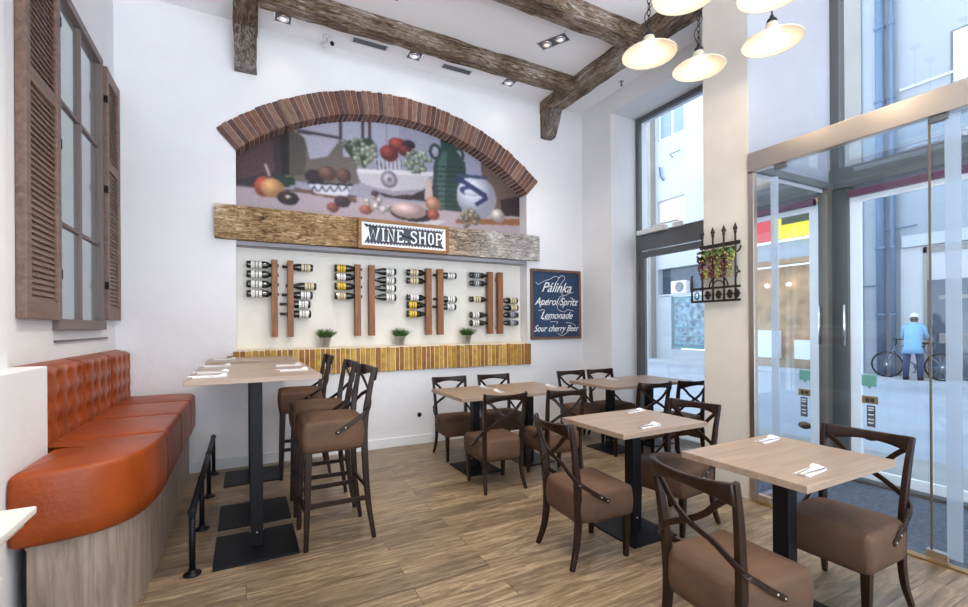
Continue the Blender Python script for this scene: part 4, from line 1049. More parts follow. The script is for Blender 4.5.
for i, (y0, y1) in enumerate(((3.10, 3.80), (3.806, 4.49), (4.496, 5.165))):
    m = MB(); W_ = y1-y0; ny, nz = 40, 34; z0, z1 = .60, 1.20
    # tufted front: a soft dented surface with button dips
    def front(u, v):
        y = y0+W_*u; z = z0+(z1-z0)*v
        e = min(u, 1-u)*W_; t = min(1, e/.03); tz = min(1, (1-v)*(z1-z0)/.045)
        x = XL+.012+.105*(math.sin(t*PI/2)**.6)*(math.sin(tz*PI/2)**.6)
        dip = 0
        for r in range(4):
            for q in range(4):
                by = (q+.5+(.0 if r % 2 else .0))/4*W_; bz = .13+r*.13
                if r % 2: by = (q+.5)/4*W_
                d2 = ((u*W_-by)**2+((v*(z1-z0)-bz)**2))/(.034**2); dip = max(dip, math.exp(-d2))
        crease = 0
        for q in range(4):
            by = (q+.5)/4*W_; crease = max(crease, math.exp(-((u*W_-by)/.010)**2)*.35)
        return Vector((x-.034*dip-.008*crease*(1 if v < .9 else .3), y, z))
    vs = [front(a/ny, b/nz) for b in range(nz+1) for a in range(ny+1)]; fs = [(b*(ny+1)+a, b*(ny+1)+a+1, (b+1)*(ny+1)+a+1, (b+1)*(ny+1)+a) for b in range(nz) for a in range(ny)]
    k = len(vs); bk = [Vector((XL+.004, v.y, v.z)) for v in vs]
    m.add(vs, fs, True)
    per = [a for a in range(ny+1)]+[b*(ny+1)+ny for b in range(1, nz+1)]+[nz*(ny+1)+a for a in range(ny-1, -1, -1)]+[b*(ny+1) for b in range(nz-1, 0, -1)]
    pv = [vs[j] for j in per]+[Vector((XL+.004, vs[j].y, vs[j].z)) for j in per]; n = len(per)
    m.add(pv, [(q, (q+1) % n, n+(q+1) % n, n+q) for q in range(n)]+[tuple(range(n, 2*n))], True)
    bp_ = m.build('back_cushion', 'leather', g)
    for r in range(4):
        for q in range(4):
            b = MB(); p = front((q+.5)/4, (.13+r*.13)/(z1-z0)); b.ball((p.x+.004, p.y, p.z), .011, 8, (.6, 1, 1)); b.build('button', 'leather', bp_)

# ------------------------------------------------------------------ foot rail
g = thing('foot_rail', 'black tubular foot rail on flanged posts in front of the orange bench', 'foot rail', (-.268, 3.05, 0))
m = MB(); m.tube([(0, -.03, .352), (0, 2.03, .352)], .019, 14); m.build('rail', 'black', g)
for y in (0, .66, 1.34, 2.0):
    m = MB(); m.tube([(0, y, .006), (0, y, .342)], .016, 12); m.lathe([(.045, .0), (.045, .008), (.02, .012), (.02, .03)], (0, y, 0), 'z', 20); m.ball((0, y, .352), .024, 10); m.build('post', 'black', g)

# ------------------------------------------------------------------ tables
def make_table(name, label, cat, x, y, lx, ly, h, bx, by, post=.075, group=None, mt='oak'):
    t = thing(name, label, cat, (x, y, 0), 0, group)
    m = MB(); m.box(-lx/2, lx/2, -ly/2, ly/2, h-.032, h); m.build('tabletop', mt, t, bevel=.003)
    m = MB(); m.box(-post/2, post/2, -post/2, post/2, .012, h-.040); m.build('post', 'black', t, bevel=.003)
    m = MB(); m.box(-bx/2, bx/2, -by/2, by/2, 0, .012); m.build('base_plate', 'black', t, bevel=.003)
    m = MB(); m.box(-.16, .16, -.13, .13, h-.040, h-.0325); m.build('mounting_plate', 'black', t)
    m = MB()
    for sx, sy in ((1, 0), (-1, 0), (0, -1)): m.ball((sx*post/2, sy*post/2, .10), .006, 8)
    m.build('bolts', 'steel', t)
    return t
GT = 'square dining tables by the windows'
TF = make_table('dining_table', 'light oak dining table closest to the glass vestibule, one chair each side', 'table', 2.325, 1.30, .74, .585, .75, .38, .38, group=GT)
TM = make_table('dining_table', 'light oak dining table in the middle of the room, black post clearly visible', 'table', 2.325, 2.285, .74, .585, .75, .38, .40, group=GT)
T1 = make_table('dining_table', 'light oak table of the joined pair below the bottle wall, nearer the bar stools', 'table', 2.00, 4.03, .62, .74, .75, .36, .44, group=GT, mt='oak')
T2 = make_table('dining_table', 'light oak table of the joined pair below the bottle wall, nearer the windows', 'table', 2.628, 4.03, .62, .74, .75, .36, .44, group=GT, mt='oak')
T3 = make_table('dining_table', 'light oak table of the joined pair by the far side door, nearer the chalkboard', 'table', 3.66, 3.93, .60, .72, .75, .36, .42, group=GT, mt='oak')
T4 = make_table('dining_table', 'light oak table of the joined pair by the side door, inside the door bay', 'table', 4.268, 3.93, .60, .72, .75, .36, .42, group=GT, mt='oak')
GB = 'high bar tables along the orange bench'
B1 = make_table('bar_table', 'tall bar table at the near end of the orange bench', 'bar table', .062, 3.255, .72, .57, 1.10, .465, .47, .072, GB)
B2 = make_table('bar_table', 'tall bar table in the middle of the row along the orange bench', 'bar table', .062, 3.842, .72, .57, 1.10, .465, .47, .072, GB)
B3 = make_table('bar_table', 'tall bar table against the wine wall, last of the row along the bench', 'bar table', .062, 4.80, .72, .60, 1.10, .465, .46, .072, GB)

# ------------------------------------------------------------------ chairs and stools
def back_parts(t, zs, ztop, sw, yb, foot_spread=.0, leg_r=(.026, .036)):
    """rear legs with stiles, crest rail and crossed straps. zs seat bottom, sw half width at seat, yb back y"""
    H = ztop
    for s in (-1, 1):
        path = cat_rom([(s*(sw+.018), yb-.055, 0), (s*(sw+.004), yb-.018, zs*.45), (s*sw, yb, zs), (s*(sw+.002), yb-.004, zs+.18), (s*(sw+.012), yb-.030, H-.16), (s*(sw+.022), yb-.062, H)], 4)
        n = len(path); ws = [.021+.008*math.sin(PI*min(1, i/(n-1)*1.0)) for i in range(n)]; ts = [.027+.014*math.sin(PI*i/(n-1)) for i in range(n)]
        m = MB(); m.sweep(path, ws, ts, (0, 1, 0)); m.build('rear_leg', 'chair', t, bevel=.004)
    x1 = sw+.024; N = 12; vs = []; mb = MB()
    pts = [(-x1+2*x1*i/N) for i in range(N+1)]
    for x in pts:
        u = x/x1; yy = yb-.062-.040*(1-u*u); lo = H-.088+.034*(1-u*u); hi = H-.010*(1-u*u)
        tilt = -.012
        for (dy, z) in ((-.011+tilt, hi), (.011+tilt, hi), (.011, lo), (-.011, lo)): vs.append((x, yy+dy, z))
    fs = [(i*4+q, i*4+(q+1) % 4, (i+1)*4+(q+1) % 4, (i+1)*4+q) for i in range(N) for q in range(4)]+[(3, 2, 1, 0), (N*4, N*4+1, N*4+2, N*4+3)]
    mb.add(vs, fs, True); mb.build('crest_rail', 'chair', t, bevel=.006)
    for s in (-1, 1):
        zA, zB = H-.095, zs+.275; dz = zA-zB; tot = 2*sw-.02+.03
        P = [(-s*(sw-.004), yb-.060, zA+.030), (-s*(sw-.045), yb-.070, zA-.004), (-s*.075, yb-.074, zA-dz*.27), (0, yb-.070-(.010 if s > 0 else 0), zA-dz*.50), (s*.09, yb-.056, zA-dz*.72), (s*(sw-.01), yb-.044, zA-dz*.95), (s*(sw+.030), yb-.016, zB-.030), (s*(sw+.040), yb+.05, zB-.075), (s*(sw+.041), yb+.12, zB-.120), (s*(sw+.041), yb+.19, zB-.160)]
        path = cat_rom(P, 4); n = len(path); nn = []
        for p in path:
            k = min(1, max(0, (s*p.x-(sw-.03))/.06)) if p.y > yb-.06 else 0
            k = min(1, max(0, (p.y-(yb-.045))/.05)); nn.append(Vector((s*k, -(1-k), 0)))
        m = MB(); m.sweep(path, [.025]*(n-1)+[.018], .011, nn); br = m.build('cross_strap', 'chair', t, bevel=.003)
        m = MB()
        for y, z in ((yb+.13, zB-.126), (yb+.175, zB-.152)): m.ball((s*(sw+.048), y, z), .0055, 8, (.5, 1, 1))
        m.build('screws', 'steel', br)
def make_chair():
    t = thing('cross_back_chair', '', 'chair', (0, 0, 0), 0, 'dark cross-back chairs with brown padded seats')
    m = MB(); cushion(m, rrect(.205, .200, .03, .09, 0, .0), .25, .435, .03, .020, .02, .006); m.build('padded_seat', 'seat', t)
    for s in (-1, 1):
        m = MB(); m.sweep([(s*.170, .165, 0), (s*.173, .165, .14), (s*.173, .165, .27)], [.026, .034, .040], [.026, .034, .040], (0, 1, 0)); m.build('front_leg', 'chair', t, bevel=.003)
    back_parts(t, .25, .83, .172, -.180)
    return t
def make_stool():
    t = thing('bar_stool', '', 'bar stool', (0, 0, 0), 0, 'dark cross-back bar stools with brown padded seats')
    m = MB(); cushion(m, rrect(.205, .200, .03, .08, 0, .0), .60, .80, .03, .020, .02, .006); m.build('padded_seat', 'seat', t)
    for s in (-1, 1):
        m = MB(); m.sweep([(s*.182, .185, 0), (s*.176, .175, .3), (s*.172, .165, .62)], [.027, .036, .042], [.027, .036, .042], (0, 1, 0)); m.build('front_leg', 'chair', t, bevel=.003)
        m = MB(); m.sweep([(s*.176, .172, .27), (s*.180, -.195, .27)], .016, .030, (0, 0, 1)); m.build('side_stretcher', 'chair', t, bevel=.002)
    m = MB(); m.sweep([(-.174, .176, .22), (.174, .176, .22)], .018, .032, (0, 0, 1)); m.build('front_stretcher', 'chair', t, bevel=.002)
    m = MB(); m.sweep([(-.174, -.200, .33), (.174, -.200, .33)], .016, .028, (0, 0, 1)); m.build('rear_stretcher', 'chair', t, bevel=.002)
    back_parts(t, .60, 1.12, .172, -.182)
    return t
ch0 = make_chair(); used = False
def put_chair(cx, cy, rz, label):
    """cx, cy = middle of the backrest foot line; rz turns the seat front from +y"""
    global used
    r = math.radians(rz); d = Vector((-math.sin(r), math.cos(r))); p = Vector((cx, cy))+d*.222
    if not used: ch0.location = (p.x, p.y, 0); ch0.rotation_euler = (0, 0, r); ch0['label'] = label; used = True; return ch0
    return dup(ch0, (p.x, p.y, 0), r, label)
put_chair(1.56, 1.215, -93, 'cross-back chair with its back to the room at the table closest to the vestibule')
put_chair(2.88, 1.212, 90, 'cross-back chair between the front table and the glass vestibule door')
put_chair(1.655, 2.25, -94, 'cross-back chair on the bar stool side of the middle table')
put_chair(2.895, 2.265, 96, 'cross-back chair between the middle table and the white pillar')
put_chair(2.035, 4.73, 177, 'cross-back chair backed to the wine wall, beside the wall outlet')
put_chair(2.585, 4.70, 176, 'cross-back chair backed to the wine wall under the rack nearest the chalkboard')
put_chair(1.935, 3.33, -3, 'cross-back chair on the room side of the table pair below bottles, nearer the stools')
put_chair(2.535, 3.28, -4, 'cross-back chair on the room side of the table pair below bottles, nearer the windows')
put_chair(3.63, 4.58, 176, 'cross-back chair below the chalkboard at the table pair by the side door')
put_chair(4.075, 4.55, 177, 'cross-back chair in the corner beside the window bay reveal')
put_chair(3.60, 3.25, -6, 'cross-back chair on the pillar side of the far table pair, nearer the middle table')
put_chair(4.075, 3.18, -5, 'cross-back chair on the pillar side of the far table pair, against the door glass')
st0 = make_stool()
for i, (y, lb) in enumerate(((3.205, 'bar stool at the near bar table, first of the row'), (3.79, 'bar stool at the middle bar table, second of the row'), (4.72, 'bar stool closest to the wine wall, last of the row'))):
    if i == 0: st0.location = (.51, y, 0); st0.rotation_euler = (0, 0, math.radians(91)); st0['label'] = lb
    else: dup(st0, (.51-(.03 if i == 2 else 0), y, 0), math.radians(90-i), lb)

# ------------------------------------------------------------------ place settings
def make_setting(x, y, z, rz, where):
    R = Matrix.Rotation(rz, 3, 'Z')
    def L(u, v): p = R @ Vector((u, v, 0)); return (x+p.x, y+p.y)
    n = thing('folded_napkin', 'white paper napkin '+where, 'napkin', (x, y, z), rz, 'napkins laid on the tables')
    m = MB(); m.box(-.085, .085, -.030, .030, 0, .003); m.box(-.085, .080, -.030, .026, .0035, .0055); m.build('folded_paper', 'paper', n, bevel=.001)
    m = MB(); m.add([(.03, -.025, .006), (.09, -.028, .008), (.085, .028, .016), (.045, .025, .008), (.065, .0, .022)], [(0, 1, 4), (1, 2, 4), (2, 3, 4), (3, 0, 4)], True); m.build('raised_fold', 'paper', n, weld=False)
    f = thing('fork', 'fork on the napkin '+where, 'fork', (*L(-.01, .012), z+.007), rz+.05, 'cutlery on the napkins')
    m = MB(); m.sweep([(-.09, 0, .002), (.0, 0, .002), (.045, 0, .003)], [.012, .006, .005], .002); m.build('handle', 'chrome', f)
    m = MB(); m.sweep([(.045, 0, .003), (.058, 0, .002), (.066, 0, .002)], [.006, .020, .021], .0018)
    for k in range(4): m.sweep([(.066, -.009+k*.006, .002), (.095, -.009+k*.006, .003)], .0028, .0016)
    m.build('tines', 'chrome', f)
    k_ = thing('knife', 'knife on the napkin '+where, 'knife', (*L(-.01, -.018), z+.007), rz-.04, 'cutlery on the napkins')
    m = MB(); m.sweep([(-.10, 0, .003), (-.01, 0, .003)], .010, .005); m.build('handle', 'chrome', k_, bevel=.001)
    m = MB(); m.sweep([(-.01, 0, .003), (.03, 0, .003), (.085, 0, .003), (.10, .003, .003)], [.010, .015, .014, .003], .0015); m.build('blade', 'chrome', k_)
S = [(2.50, 1.085, .75, .12, 'on the table closest to the vestibule, street side edge'), (2.42, 1.52, .75, .15, 'on the table closest to the vestibule, pillar side edge')]
S = [(2.10, 1.16, 0, 0, '')]
for (x, y, z, rz, wh) in (
    (2.16, 1.10, .75, .10, 'at the room edge of the table closest to the vestibule'),
    (2.54, 1.51, .75, .12, 'at the pillar edge of the table closest to the vestibule'),
    (2.25, 2.08, .75, .10, 'at the near edge of the middle table'),
    (2.55, 2.49, .75, .10, 'at the far edge of the middle table'),
    (2.20, 3.90, .75, 1.5, 'where the joined tables meet below the bottle wall'),
    (2.22, 4.22, .75, 1.6, 'on the stool side half of the tables below the bottles'),
    (2.86, 3.95, .75, 1.5, 'on the window side half of the tables below the bottles'),
    (3.86, 4.1, .75, 1.5, 'on the far table pair beside the chalkboard'),
    (-.18, 3.10, 1.10, .02, 'at the bench side front corner, near bar table'),
    (-.18, 3.40, 1.10, .02, 'at the bench side back corner, near bar table'),
    (.29, 3.30, 1.10, .02, 'at the stool side of the near bar table'),
    (.29, 3.74, 1.10, .02, 'at the stool side of the middle bar table'),
    (-.18, 3.95, 1.10, .02, 'at the bench side of the middle bar table'),
    (-.16, 4.80, 1.10, .02, 'on the bar table against the wine wall')):
    make_setting(x, y, z, rz, wh)

# ------------------------------------------------------------------ iron grille with grapes on the pillar
g = thing('iron_grille', 'black wrought iron grille with spear tips mounted on the pillar', 'grille', (3.50, 2.46, 1.58))
m = MB()
for y in (.165, .065, -.035, -.135): m.tube([(0, y, 0), (0, y, .55)], .008, 8)
m.build('upright_bars', 'iron', g)
for y in (.165, .065, -.035, -.135):
    m = MB(); m.lathe([(.008, .545), (.014, .555), (.009, .565), (.019, .585), (.0, .635)], (0, y, 0), 'z', 8); m.build('spear_tip', 'iron', g)
m = MB(); m.box(-.006, .006, -.175, .185, .455, .485); m.build('top_bar', 'iron', g)
m = MB(); m.box(-.006, .006, -.175, .275, .0, .018); m.box(-.006, .006, -.175, .275, .11, .128); m.tube([(0, .27, 0), (0, .27, .24)], .009, 8); m.build('lower_frame', 'iron', g)
def scroll(P, r, closed=False):
    m = MB(); m.tube(P, r, 6, closed); m.build('scroll', 'iron', g)
for y in (.115, .015, -.085, -.145):
    scroll([(0, y+.036*math.cos(a), .455-.012-.040*abs(math.sin(a))*1.2) for a in [PI*k/10 for k in range(11)]], .0065)
    m = MB(); m.prism([(y+[.010, .030, .022, .036, .024, .030, .018][k % 7]*math.sin(2*PI*k/14+.2), .060+[.040, .030, .018, .034, .022, .030, .036][k % 7]*math.cos(2*PI*k/14+.2)) for k in range(14)][::-1], -.004, .004, 'x'); m.build('cast_leaf', 'iron', g)
scroll([(0, .015+.085*math.cos(PI*k/14), .128+.085*math.sin(PI*k/14)) for k in range(15)], .006)
scroll([(0, .015+.05*math.cos(PI*k/14), .128+.05*math.sin(PI*k/14)) for k in range(15)], .005)
scroll([(0, .22+.02*math.cos(2*PI*k/10), .06+.03*math.sin(2*PI*k/10)) for k in range(10)], .005, True)
scroll([(0, -.16+.02*math.cos(k*.6)*(1-k*.05), .19+.03*math.sin(k*.6)*(1-k*.05)+k*.008) for k in range(12)], .005)
m = MB(); 
for y in (.165, -.135): m.tube([(0, y, .47), (.048, y, .47)], .006, 6); m.tube([(0, y, .119), (.048, y, .119)], .006, 6)
m.build('wall_brackets', 'iron', g)
rg = random.Random(4)
for i, (y, lb, mt) in enumerate(((.155, 'deep red artificial grape bunch nearest the side door on the iron grille', 'grape_r'), (.115, 'yellow green grape bunch beside the door side red bunch on the grille', 'grape_g'), (.06, 'second deep red grape bunch from the side door on the grille', 'grape_r'), (.005, 'second yellow green grape bunch from the side door on the grille', 'grape_g'), (-.045, 'third deep red grape bunch from the side door on the grille', 'grape_r'), (-.10, 'wide yellow green grape bunch at the vestibule end of the grille', 'grape_g'))):
    t = thing('grape_bunch', lb, 'grape bunch', (3.482, 2.46+y, 1.58+.40), 0, 'artificial grape bunches hung on the grille')
    m = MB(); m.tube([(.018, 0, .06), (0, 0, .03), (0, 0, -.02)], .0025, 5); m.build('stem', 'leaf', t)
    m = MB()
    for k in range(48):
        h = rg.random(); r = .034*(1-h)**.6+.004; a = rg.uniform(0, 2*PI); m.ball((r*math.cos(a)*.7-.004, r*math.sin(a), .0-h*.20), .0105, 6)
    m.build('berries', mt, t, weld=False)
    m = MB()
    for k in range(7):
        a = k*1.3; c = Vector((-.014, .026*math.cos(a), .022+.014*math.sin(a)-.01*k)); m.add([c+Vector((0, .018*math.cos(b), .018*math.sin(b)*(1 if k2 % 2 else .6))) for k2, b in enumerate([2*PI*q/8 for q in range(8)])], [tuple(range(8))], False)
    m.build('vine_leaves', 'leaf' if mt == 'grape_g' else mat('olive_leaf', (.16, .18, .04), .6), t, weld=False)

# ------------------------------------------------------------------ pendant lamps
PL = [(2.52, 2.30, 3.28, 'enamel pendant lamp on the wine wall side of the cluster'), (3.00, 2.27, 3.29, 'enamel pendant lamp hanging lowest in front of the pillar and door bay'),
      (3.16, 1.83, 3.29, 'enamel pendant lamp hanging over the vestibule corner'), (2.27, 1.80, 3.30, 'enamel pendant lamp cut by the picture top beside the beam'), (2.70, 1.56, 3.30, 'enamel pendant lamp cut by the picture top above the vestibule corner lamp')]
for x, y, z, lb in PL:
    t = thing('pendant_lamp', lb, 'pendant lamp', (x, y, z), random.uniform(0, 3), 'cream enamel pendant lamps')
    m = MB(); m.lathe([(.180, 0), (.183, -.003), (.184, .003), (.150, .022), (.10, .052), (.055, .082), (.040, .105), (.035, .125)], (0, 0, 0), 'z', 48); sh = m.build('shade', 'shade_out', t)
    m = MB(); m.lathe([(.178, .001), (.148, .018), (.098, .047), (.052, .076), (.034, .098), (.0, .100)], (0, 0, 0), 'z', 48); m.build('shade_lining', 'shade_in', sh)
    m = MB(); m.lathe([(.035, .125), (.030, .150), (.014, .165), (.012, .18)], (0, 0, 0), 'z', 20); m.build('cap', 'iron', t)
    m = MB(); m.lathe([(.026, .098), (.024, .068), (.022, .064)], (0, 0, 0), 'z', 20); m.build('lamp_holder', 'brass', t)
    m = MB(); m.lathe([(.0, -.004), (.016, .002), (.026, .020), (.026, .034), (.016, .056), (.013, .068)], (0, 0, 0), 'z', 20); m.build('bulb', 'bulb', t)
    m = MB(); z0 = .19
    for k in range(5):
        a = k % 2; P = [((.011*math.cos(2*PI*q/12))*(1-a), (.011*math.cos(2*PI*q/12))*a, z0+.022+.026*math.sin(2*PI*q/12)) for q in range(12)]; m.tube(P, .003, 6, True); z0 += .042
    P = [(.03*math.sin(q*.45), 0, z0+.02+.035*(1-math.cos(q*.45))) for q in range(12)]; m.tube(P, .005, 6)
    m.build('chain_hook', 'iron', t)
    m = MB(); m.tube([(0, 0, z0+.05), (0, 0, ZC-z-.03)], .0045, 8); m.tube(cat_rom([(.0, 0, .17), (.035, .01, .26), (-.02, .02, .36), (.012, 0, .48), (0, 0, .6)], 5), .003, 6); m.build('cable', 'iron', t)
    m = MB(); m.lathe([(.045, ZC-z-.001), (.045, ZC-z-.012), (.02, ZC-z-.035), (.006, ZC-z-.04)], (0, 0, 0), 'z', 20); m.build('ceiling_rose', 'iron', t)
# ------------------------------------------------------------------ the street
M['fac'] = mat('pale_render', (.27, .295, .33), .9, bump=.2, bscale=3, var=.06, vscale=.7)
M['fac_b'] = mat('beige_render', (.25, .23, .21), .9, bump=.2, bscale=3, var=.08, vscale=.7)
M['fac_w'] = mat('white_render', (.40, .42, .45), .9, var=.04, vscale=.8)
M['pipe'] = mat('blue_grey_pipe', (.10, .15, .23), .5, metal=.2)
M['road'] = mat('pale_worn_asphalt', (.34, .37, .42), .85, var=.10, vscale=.6, bump=.2)
M['pave'] = mat('grey_paving', (.33, .32, .31), .85, var=.15, vscale=2, bump=.2)
M['shopglass'] = mat('street_window_glass', (.05, .07, .10), .12, spec=.8)
M['teal'] = mat('teal_shop_frame', (.16, .30, .33), .5)
m = MB(); m.box(XG, 6.2, -14, 22, -.16, -.02); struct(m.build('pavement', 'pave'), 'grey pavement outside the storefront')
m = MB(); m.box(6.2, 14.2, -14, 22, -.2, -.06); struct(m.build('road', 'road'), 'pale narrow street')
m = MB(); m.box(14.2, 15.5, -14, 22, -.16, -.0); m.box(14.05, 14.2, -14, 22, -.2, -.0); struct(m.build('far_pavement', 'fac_w'), 'pale pavement across the street')
FXx = 15.5
g = thing('street_building', 'pale rendered building across the street with drainpipes and shuttered window', 'building', (FXx, 7.0, 0))
def fb(mb, y0, y1, z0, z1, x0=0, x1=.6): mb.box(x0, x1, y0-7.0, y1-7.0, z0, z1)
m = MB(); fb(m, -1.5, 5.72, 0, 12.0); fb(m, 5.72, 9.6, 0, 12.0, .0); m.build('wall', 'fac', g)
m = MB(); fb(m, -1.5, 5.66, 0, 3.38, -.012, 0); m.build('ground_floor_render', mat('ground_floor_render', (.46, .45, .46), .9, var=.06, vscale=1), g)
m = MB(); fb(m, 6.5, 9.6, 0, 12, -.05, -.001); m.build('beige_strip', 'fac_b', g)
m = MB(); fb(m, -1.5, 5.6, 3.4, 3.7, -.12, 0); fb(m, 2.7, 5.65, 7.55, 7.62, -.05, 0); fb(m, 4.9, 5.5, 6.0, 6.05, -.03, 0); fb(m, 4.9, 5.5, 6.9, 6.95, -.03, 0); m.build('ledges', 'fac_w', g)
m = MB(); fb(m, 2.8, 4.66, 6.5, 8.6, -.03, -.001); f_ = m.build('window', 'alum_d', g)
m = MB()
for k in range(22): fb(m, 2.86, 4.6, 7.2+k*.062, 7.24+k*.062, -.06, -.03)
m.build('roller_shutter', 'white', f_); m = MB(); fb(m, 2.86, 4.6, 6.56, 7.14, -.045, -.031); m.build('pane', 'shopglass', f_)
m = MB(); fb(m, 5.12, 5.2, 0, 3.35, -.05, 0); fb(m, 4.1, 4.18, 0, 3.35, -.05, 0); fb(m, 4.1, 5.2, 3.2, 3.35, -.05, 0); m.build('door_surround', 'fac_b', g)
m = MB(); fb(m, 4.18, 5.12, 0, 2.5, -.02, -.001); fb(m, 1.0, 3.9, .6, 3.0, -.02, -.001); m.build('ground_window', 'shopglass', g)
m = MB(); fb(m, 4.2, 4.9, .9, 1.15, -.03, 0); fb(m, 4.3, 4.9, 2.0, 2.1, -.03, 0); m.build('small_sign', 'fac_b', g)
for (y, r, nm) in ((6.04, .10, 'wide'), (5.78, .06, 'thin')):
    m = MB(); m.tube([(-.14, y-7, 0), (-.14, y-7, 12)], r, 12)
    for z in (1.6, 3.4, 5.6, 7.4, 9.4): m.lathe([(r*1.25, z), (r*1.25, z+.08)], (-.14, y-7, 0), 'z', 12); m.box(-.14, 0, y-7-.02, y-7+.02, z+.02, z+.06)
    m.build('drainpipe', 'pipe', g)
m = MB(); m.tube([(-.05, 6.05-7, 2.45), (-.05, 6.6-7, 2.45)], .02, 6); m.tube([(-.1, 5.3-7, 3.95), (-.1, 6.0-7, 3.9)], .02, 6); m.build('wall_bracket', 'pipe', g)
# far left building seen through the side door bay
g = thing('street_building', 'white building across the street with a teal framed shop window', 'building', (FXx, 13.0, 0))
def fb(mb, y0, y1, z0, z1, x0=0, x1=.6): mb.box(x0, x1, y0-13, y1-13, z0, z1)
m = MB(); fb(m, 9.6, 22, 0, .4); fb(m, 9.6, 11.2, .4, 12.5); fb(m, 13.75, 22, .4, 12.5); fb(m, 11.2, 13.75, 2.58, 2.68); fb(m, 13.08, 13.75, .4, 2.6); fb(m, 11.2, 13.75, 3.75, 5.0)
fb(m, 11.2, 13.75, 5.0, 5.6); fb(m, 11.2, 12.40, 5.6, 6.6); fb(m, 11.2, 13.75, 6.6, 9.15); fb(m, 11.2, 12.42, 9.15, 10.9); fb(m, 11.2, 13.75, 10.9, 12.5)
m.build('wall', 'fac_w', g)
m = MB(); fb(m, 13.85, 22, 0, 12.5, -.3, -.001); m.build('beige_strip', 'fac_b', g)
m = MB(); fb(m, 11.2, 13.75, 2.68, 3.75, .3, .6); m.build('recess', 'shopglass', g)
m = MB(); fb(m, 11.3, 13.08, .45, 2.55, .10, .14); f_ = m.build('window', 'teal', g)
m = MB(); fb(m, 11.4, 12.96, .58, 2.44, .06, .099); m.build('pane', mat('shop_display', (.16, .24, .30), .3, var=.6, vscale=5), f_)
m = MB()
for z in (.62, .95, 1.3): fb(m, 11.42, 12.95, z, z+.05, .03, .059)
m.build('display_shelves', 'teal', f_)
m = MB(); fb(m, 12.40, 13.75, 5.6, 6.6, .12, .2); m.build('window', mat('beige_blind', (.58, .50, .44), .8), g)
m = MB(); fb(m, 12.42, 13.75, 9.15, 10.9, .14, .2); f_ = m.build('window', 'white', g)
m = MB(); fb(m, 12.5, 13.02, 9.25, 10.8, .11, .139); fb(m, 13.14, 13.66, 9.25, 10.8, .11, .139); m.build('pane', mat('pale_blue_pane', (.22, .29, .42), .2), f_)
m = MB(); m.tube([(-.05, -.1+.0, 8.2), (-.25, -.1, 8.3), (-.25, -.6, 8.3)], .02, 6); m.tube([(-.1, .55, 8.0), (-.1, .5, 7.6), (-.1, .35, 7.4)], .04, 6); m.build('wall_bracket', 'pipe', g)
t = thing('air_conditioner', 'pale air conditioning unit above the teal framed shop window', 'air conditioner', (FXx+.02, 12.75, 2.69))
m = MB(); m.box(0, .27, -.36, .36, 0, .50); m.build('casing', 'white', t, bevel=.02)
m = MB(); m.lathe([(.19, -.02), (.21, -.012), (.21, -.001)], (0, -.06, .25), 'x', 24); m.build('fan_guard', 'alum', t)
# shop with lit window farther down the street (seen mirrored in the vestibule)
g = thing('street_shop', 'warm lit shop across the street under red and yellow fascia signs', 'shop', (FXx, -4.0, 0))
def fb(mb, y0, y1, z0, z1, x0=0, x1=.6): mb.box(x0, x1, y0+4, y1+4, z0, z1)
m = MB(); fb(m, -14, -1.5, 5.3, 12.0); fb(m, -14, -1.5, 0, .3); fb(m, -2.2, -1.5, .3, 5.3); fb(m, -14, -6.6, .3, 5.3); m.build('wall', mat('brown_facade', (.30, .20, .12), .8, var=.3, vscale=2), g)
m = MB(); fb(m, -6.6, -2.2, 3.35, 3.5, -.1, .3); fb(m, -6.6, -2.2, .3, 3.3, .25, .3); fb(m, -6.6, -2.2, 4.25, 5.3, .2, .3); m.build('wood_panels', mat('honey_wood', (.42, .24, .11), .6, var=.3, vscale=3), g)
m = MB(); fb(m, -6.6, -2.2, 3.5, 4.1, .15, .25); m.build('net_curtain', 'fac_w', g)
m = MB(); fb(m, -6.6, -4.55, 4.15, 4.95, -.12, .0); s_ = m.build('red_fascia', mat('red_fascia', (.62, .05, .05), .5), g)
m = MB(); fb(m, -4.45, -2.25, 4.15, 5.0, -.12, .0); s_ = m.build('yellow_fascia', mat('yellow_fascia', (.85, .62, .02), .5), g)
m = MB(); fb(m, -4.2, -2.5, 4.6, 4.85, -.128, -.12); m.build('dark_band', mat('dark_band', (.05, .05, .02), .6), s_)
wl = emis('warm_shop_lamps', (1, .82, .55), 9)
m = MB()
for k in range(6): m.ball((.1, -6.2+4+k*.7, 2.7), .06, 8)
m.build('shop_lamps', wl, g)
m = MB(); fb(m, -6.4, -4.4, .3, 1.2, .0, .2); fb(m, -3.9, -2.6, .3, .9, .0, .2); m.build('counter', 'white', g)
# ------------------------------------------------------------------ bicycle and cyclist
t = thing('bicycle', 'bicycle parked across the street in front of the pale wall', 'bicycle', (14.95, 5.22, 0.0), math.radians(90))
R_ = .33
for x in (-.54, .54):
    m = MB(); m.tube([(x+R_*math.cos(2*PI*k/28), 0, R_+R_*.97*math.sin(2*PI*k/28)) for k in range(28)], .022, 8, True); wh = m.build('wheel', 'black', t)
    m = MB()
    for k in range(14): a = 2*PI*k/14; m.tube([(x, 0, R_), (x+R_*.95*math.cos(a), 0, R_+R_*.95*math.sin(a))], .003, 4)
    m.lathe([(.025, -.03), (.025, .03)], (x, 0, R_), 'y', 10); m.build('spokes', 'chrome', wh)
m = MB(); fr = .018
bb, st_, hd, ra, fa = (-.08, 0, .30), (-.20, 0, .78), (.36, 0, .82), (-.54, 0, R_), (.54, 0, R_)
for a, b in ((bb, st_), (st_, hd), (bb, (.38, 0, .72)), (ra, bb), (ra, (-.19, 0, .74)), (hd, fa)): m.tube([a, b], fr, 8)
m.build('frame', 'pipe', t)
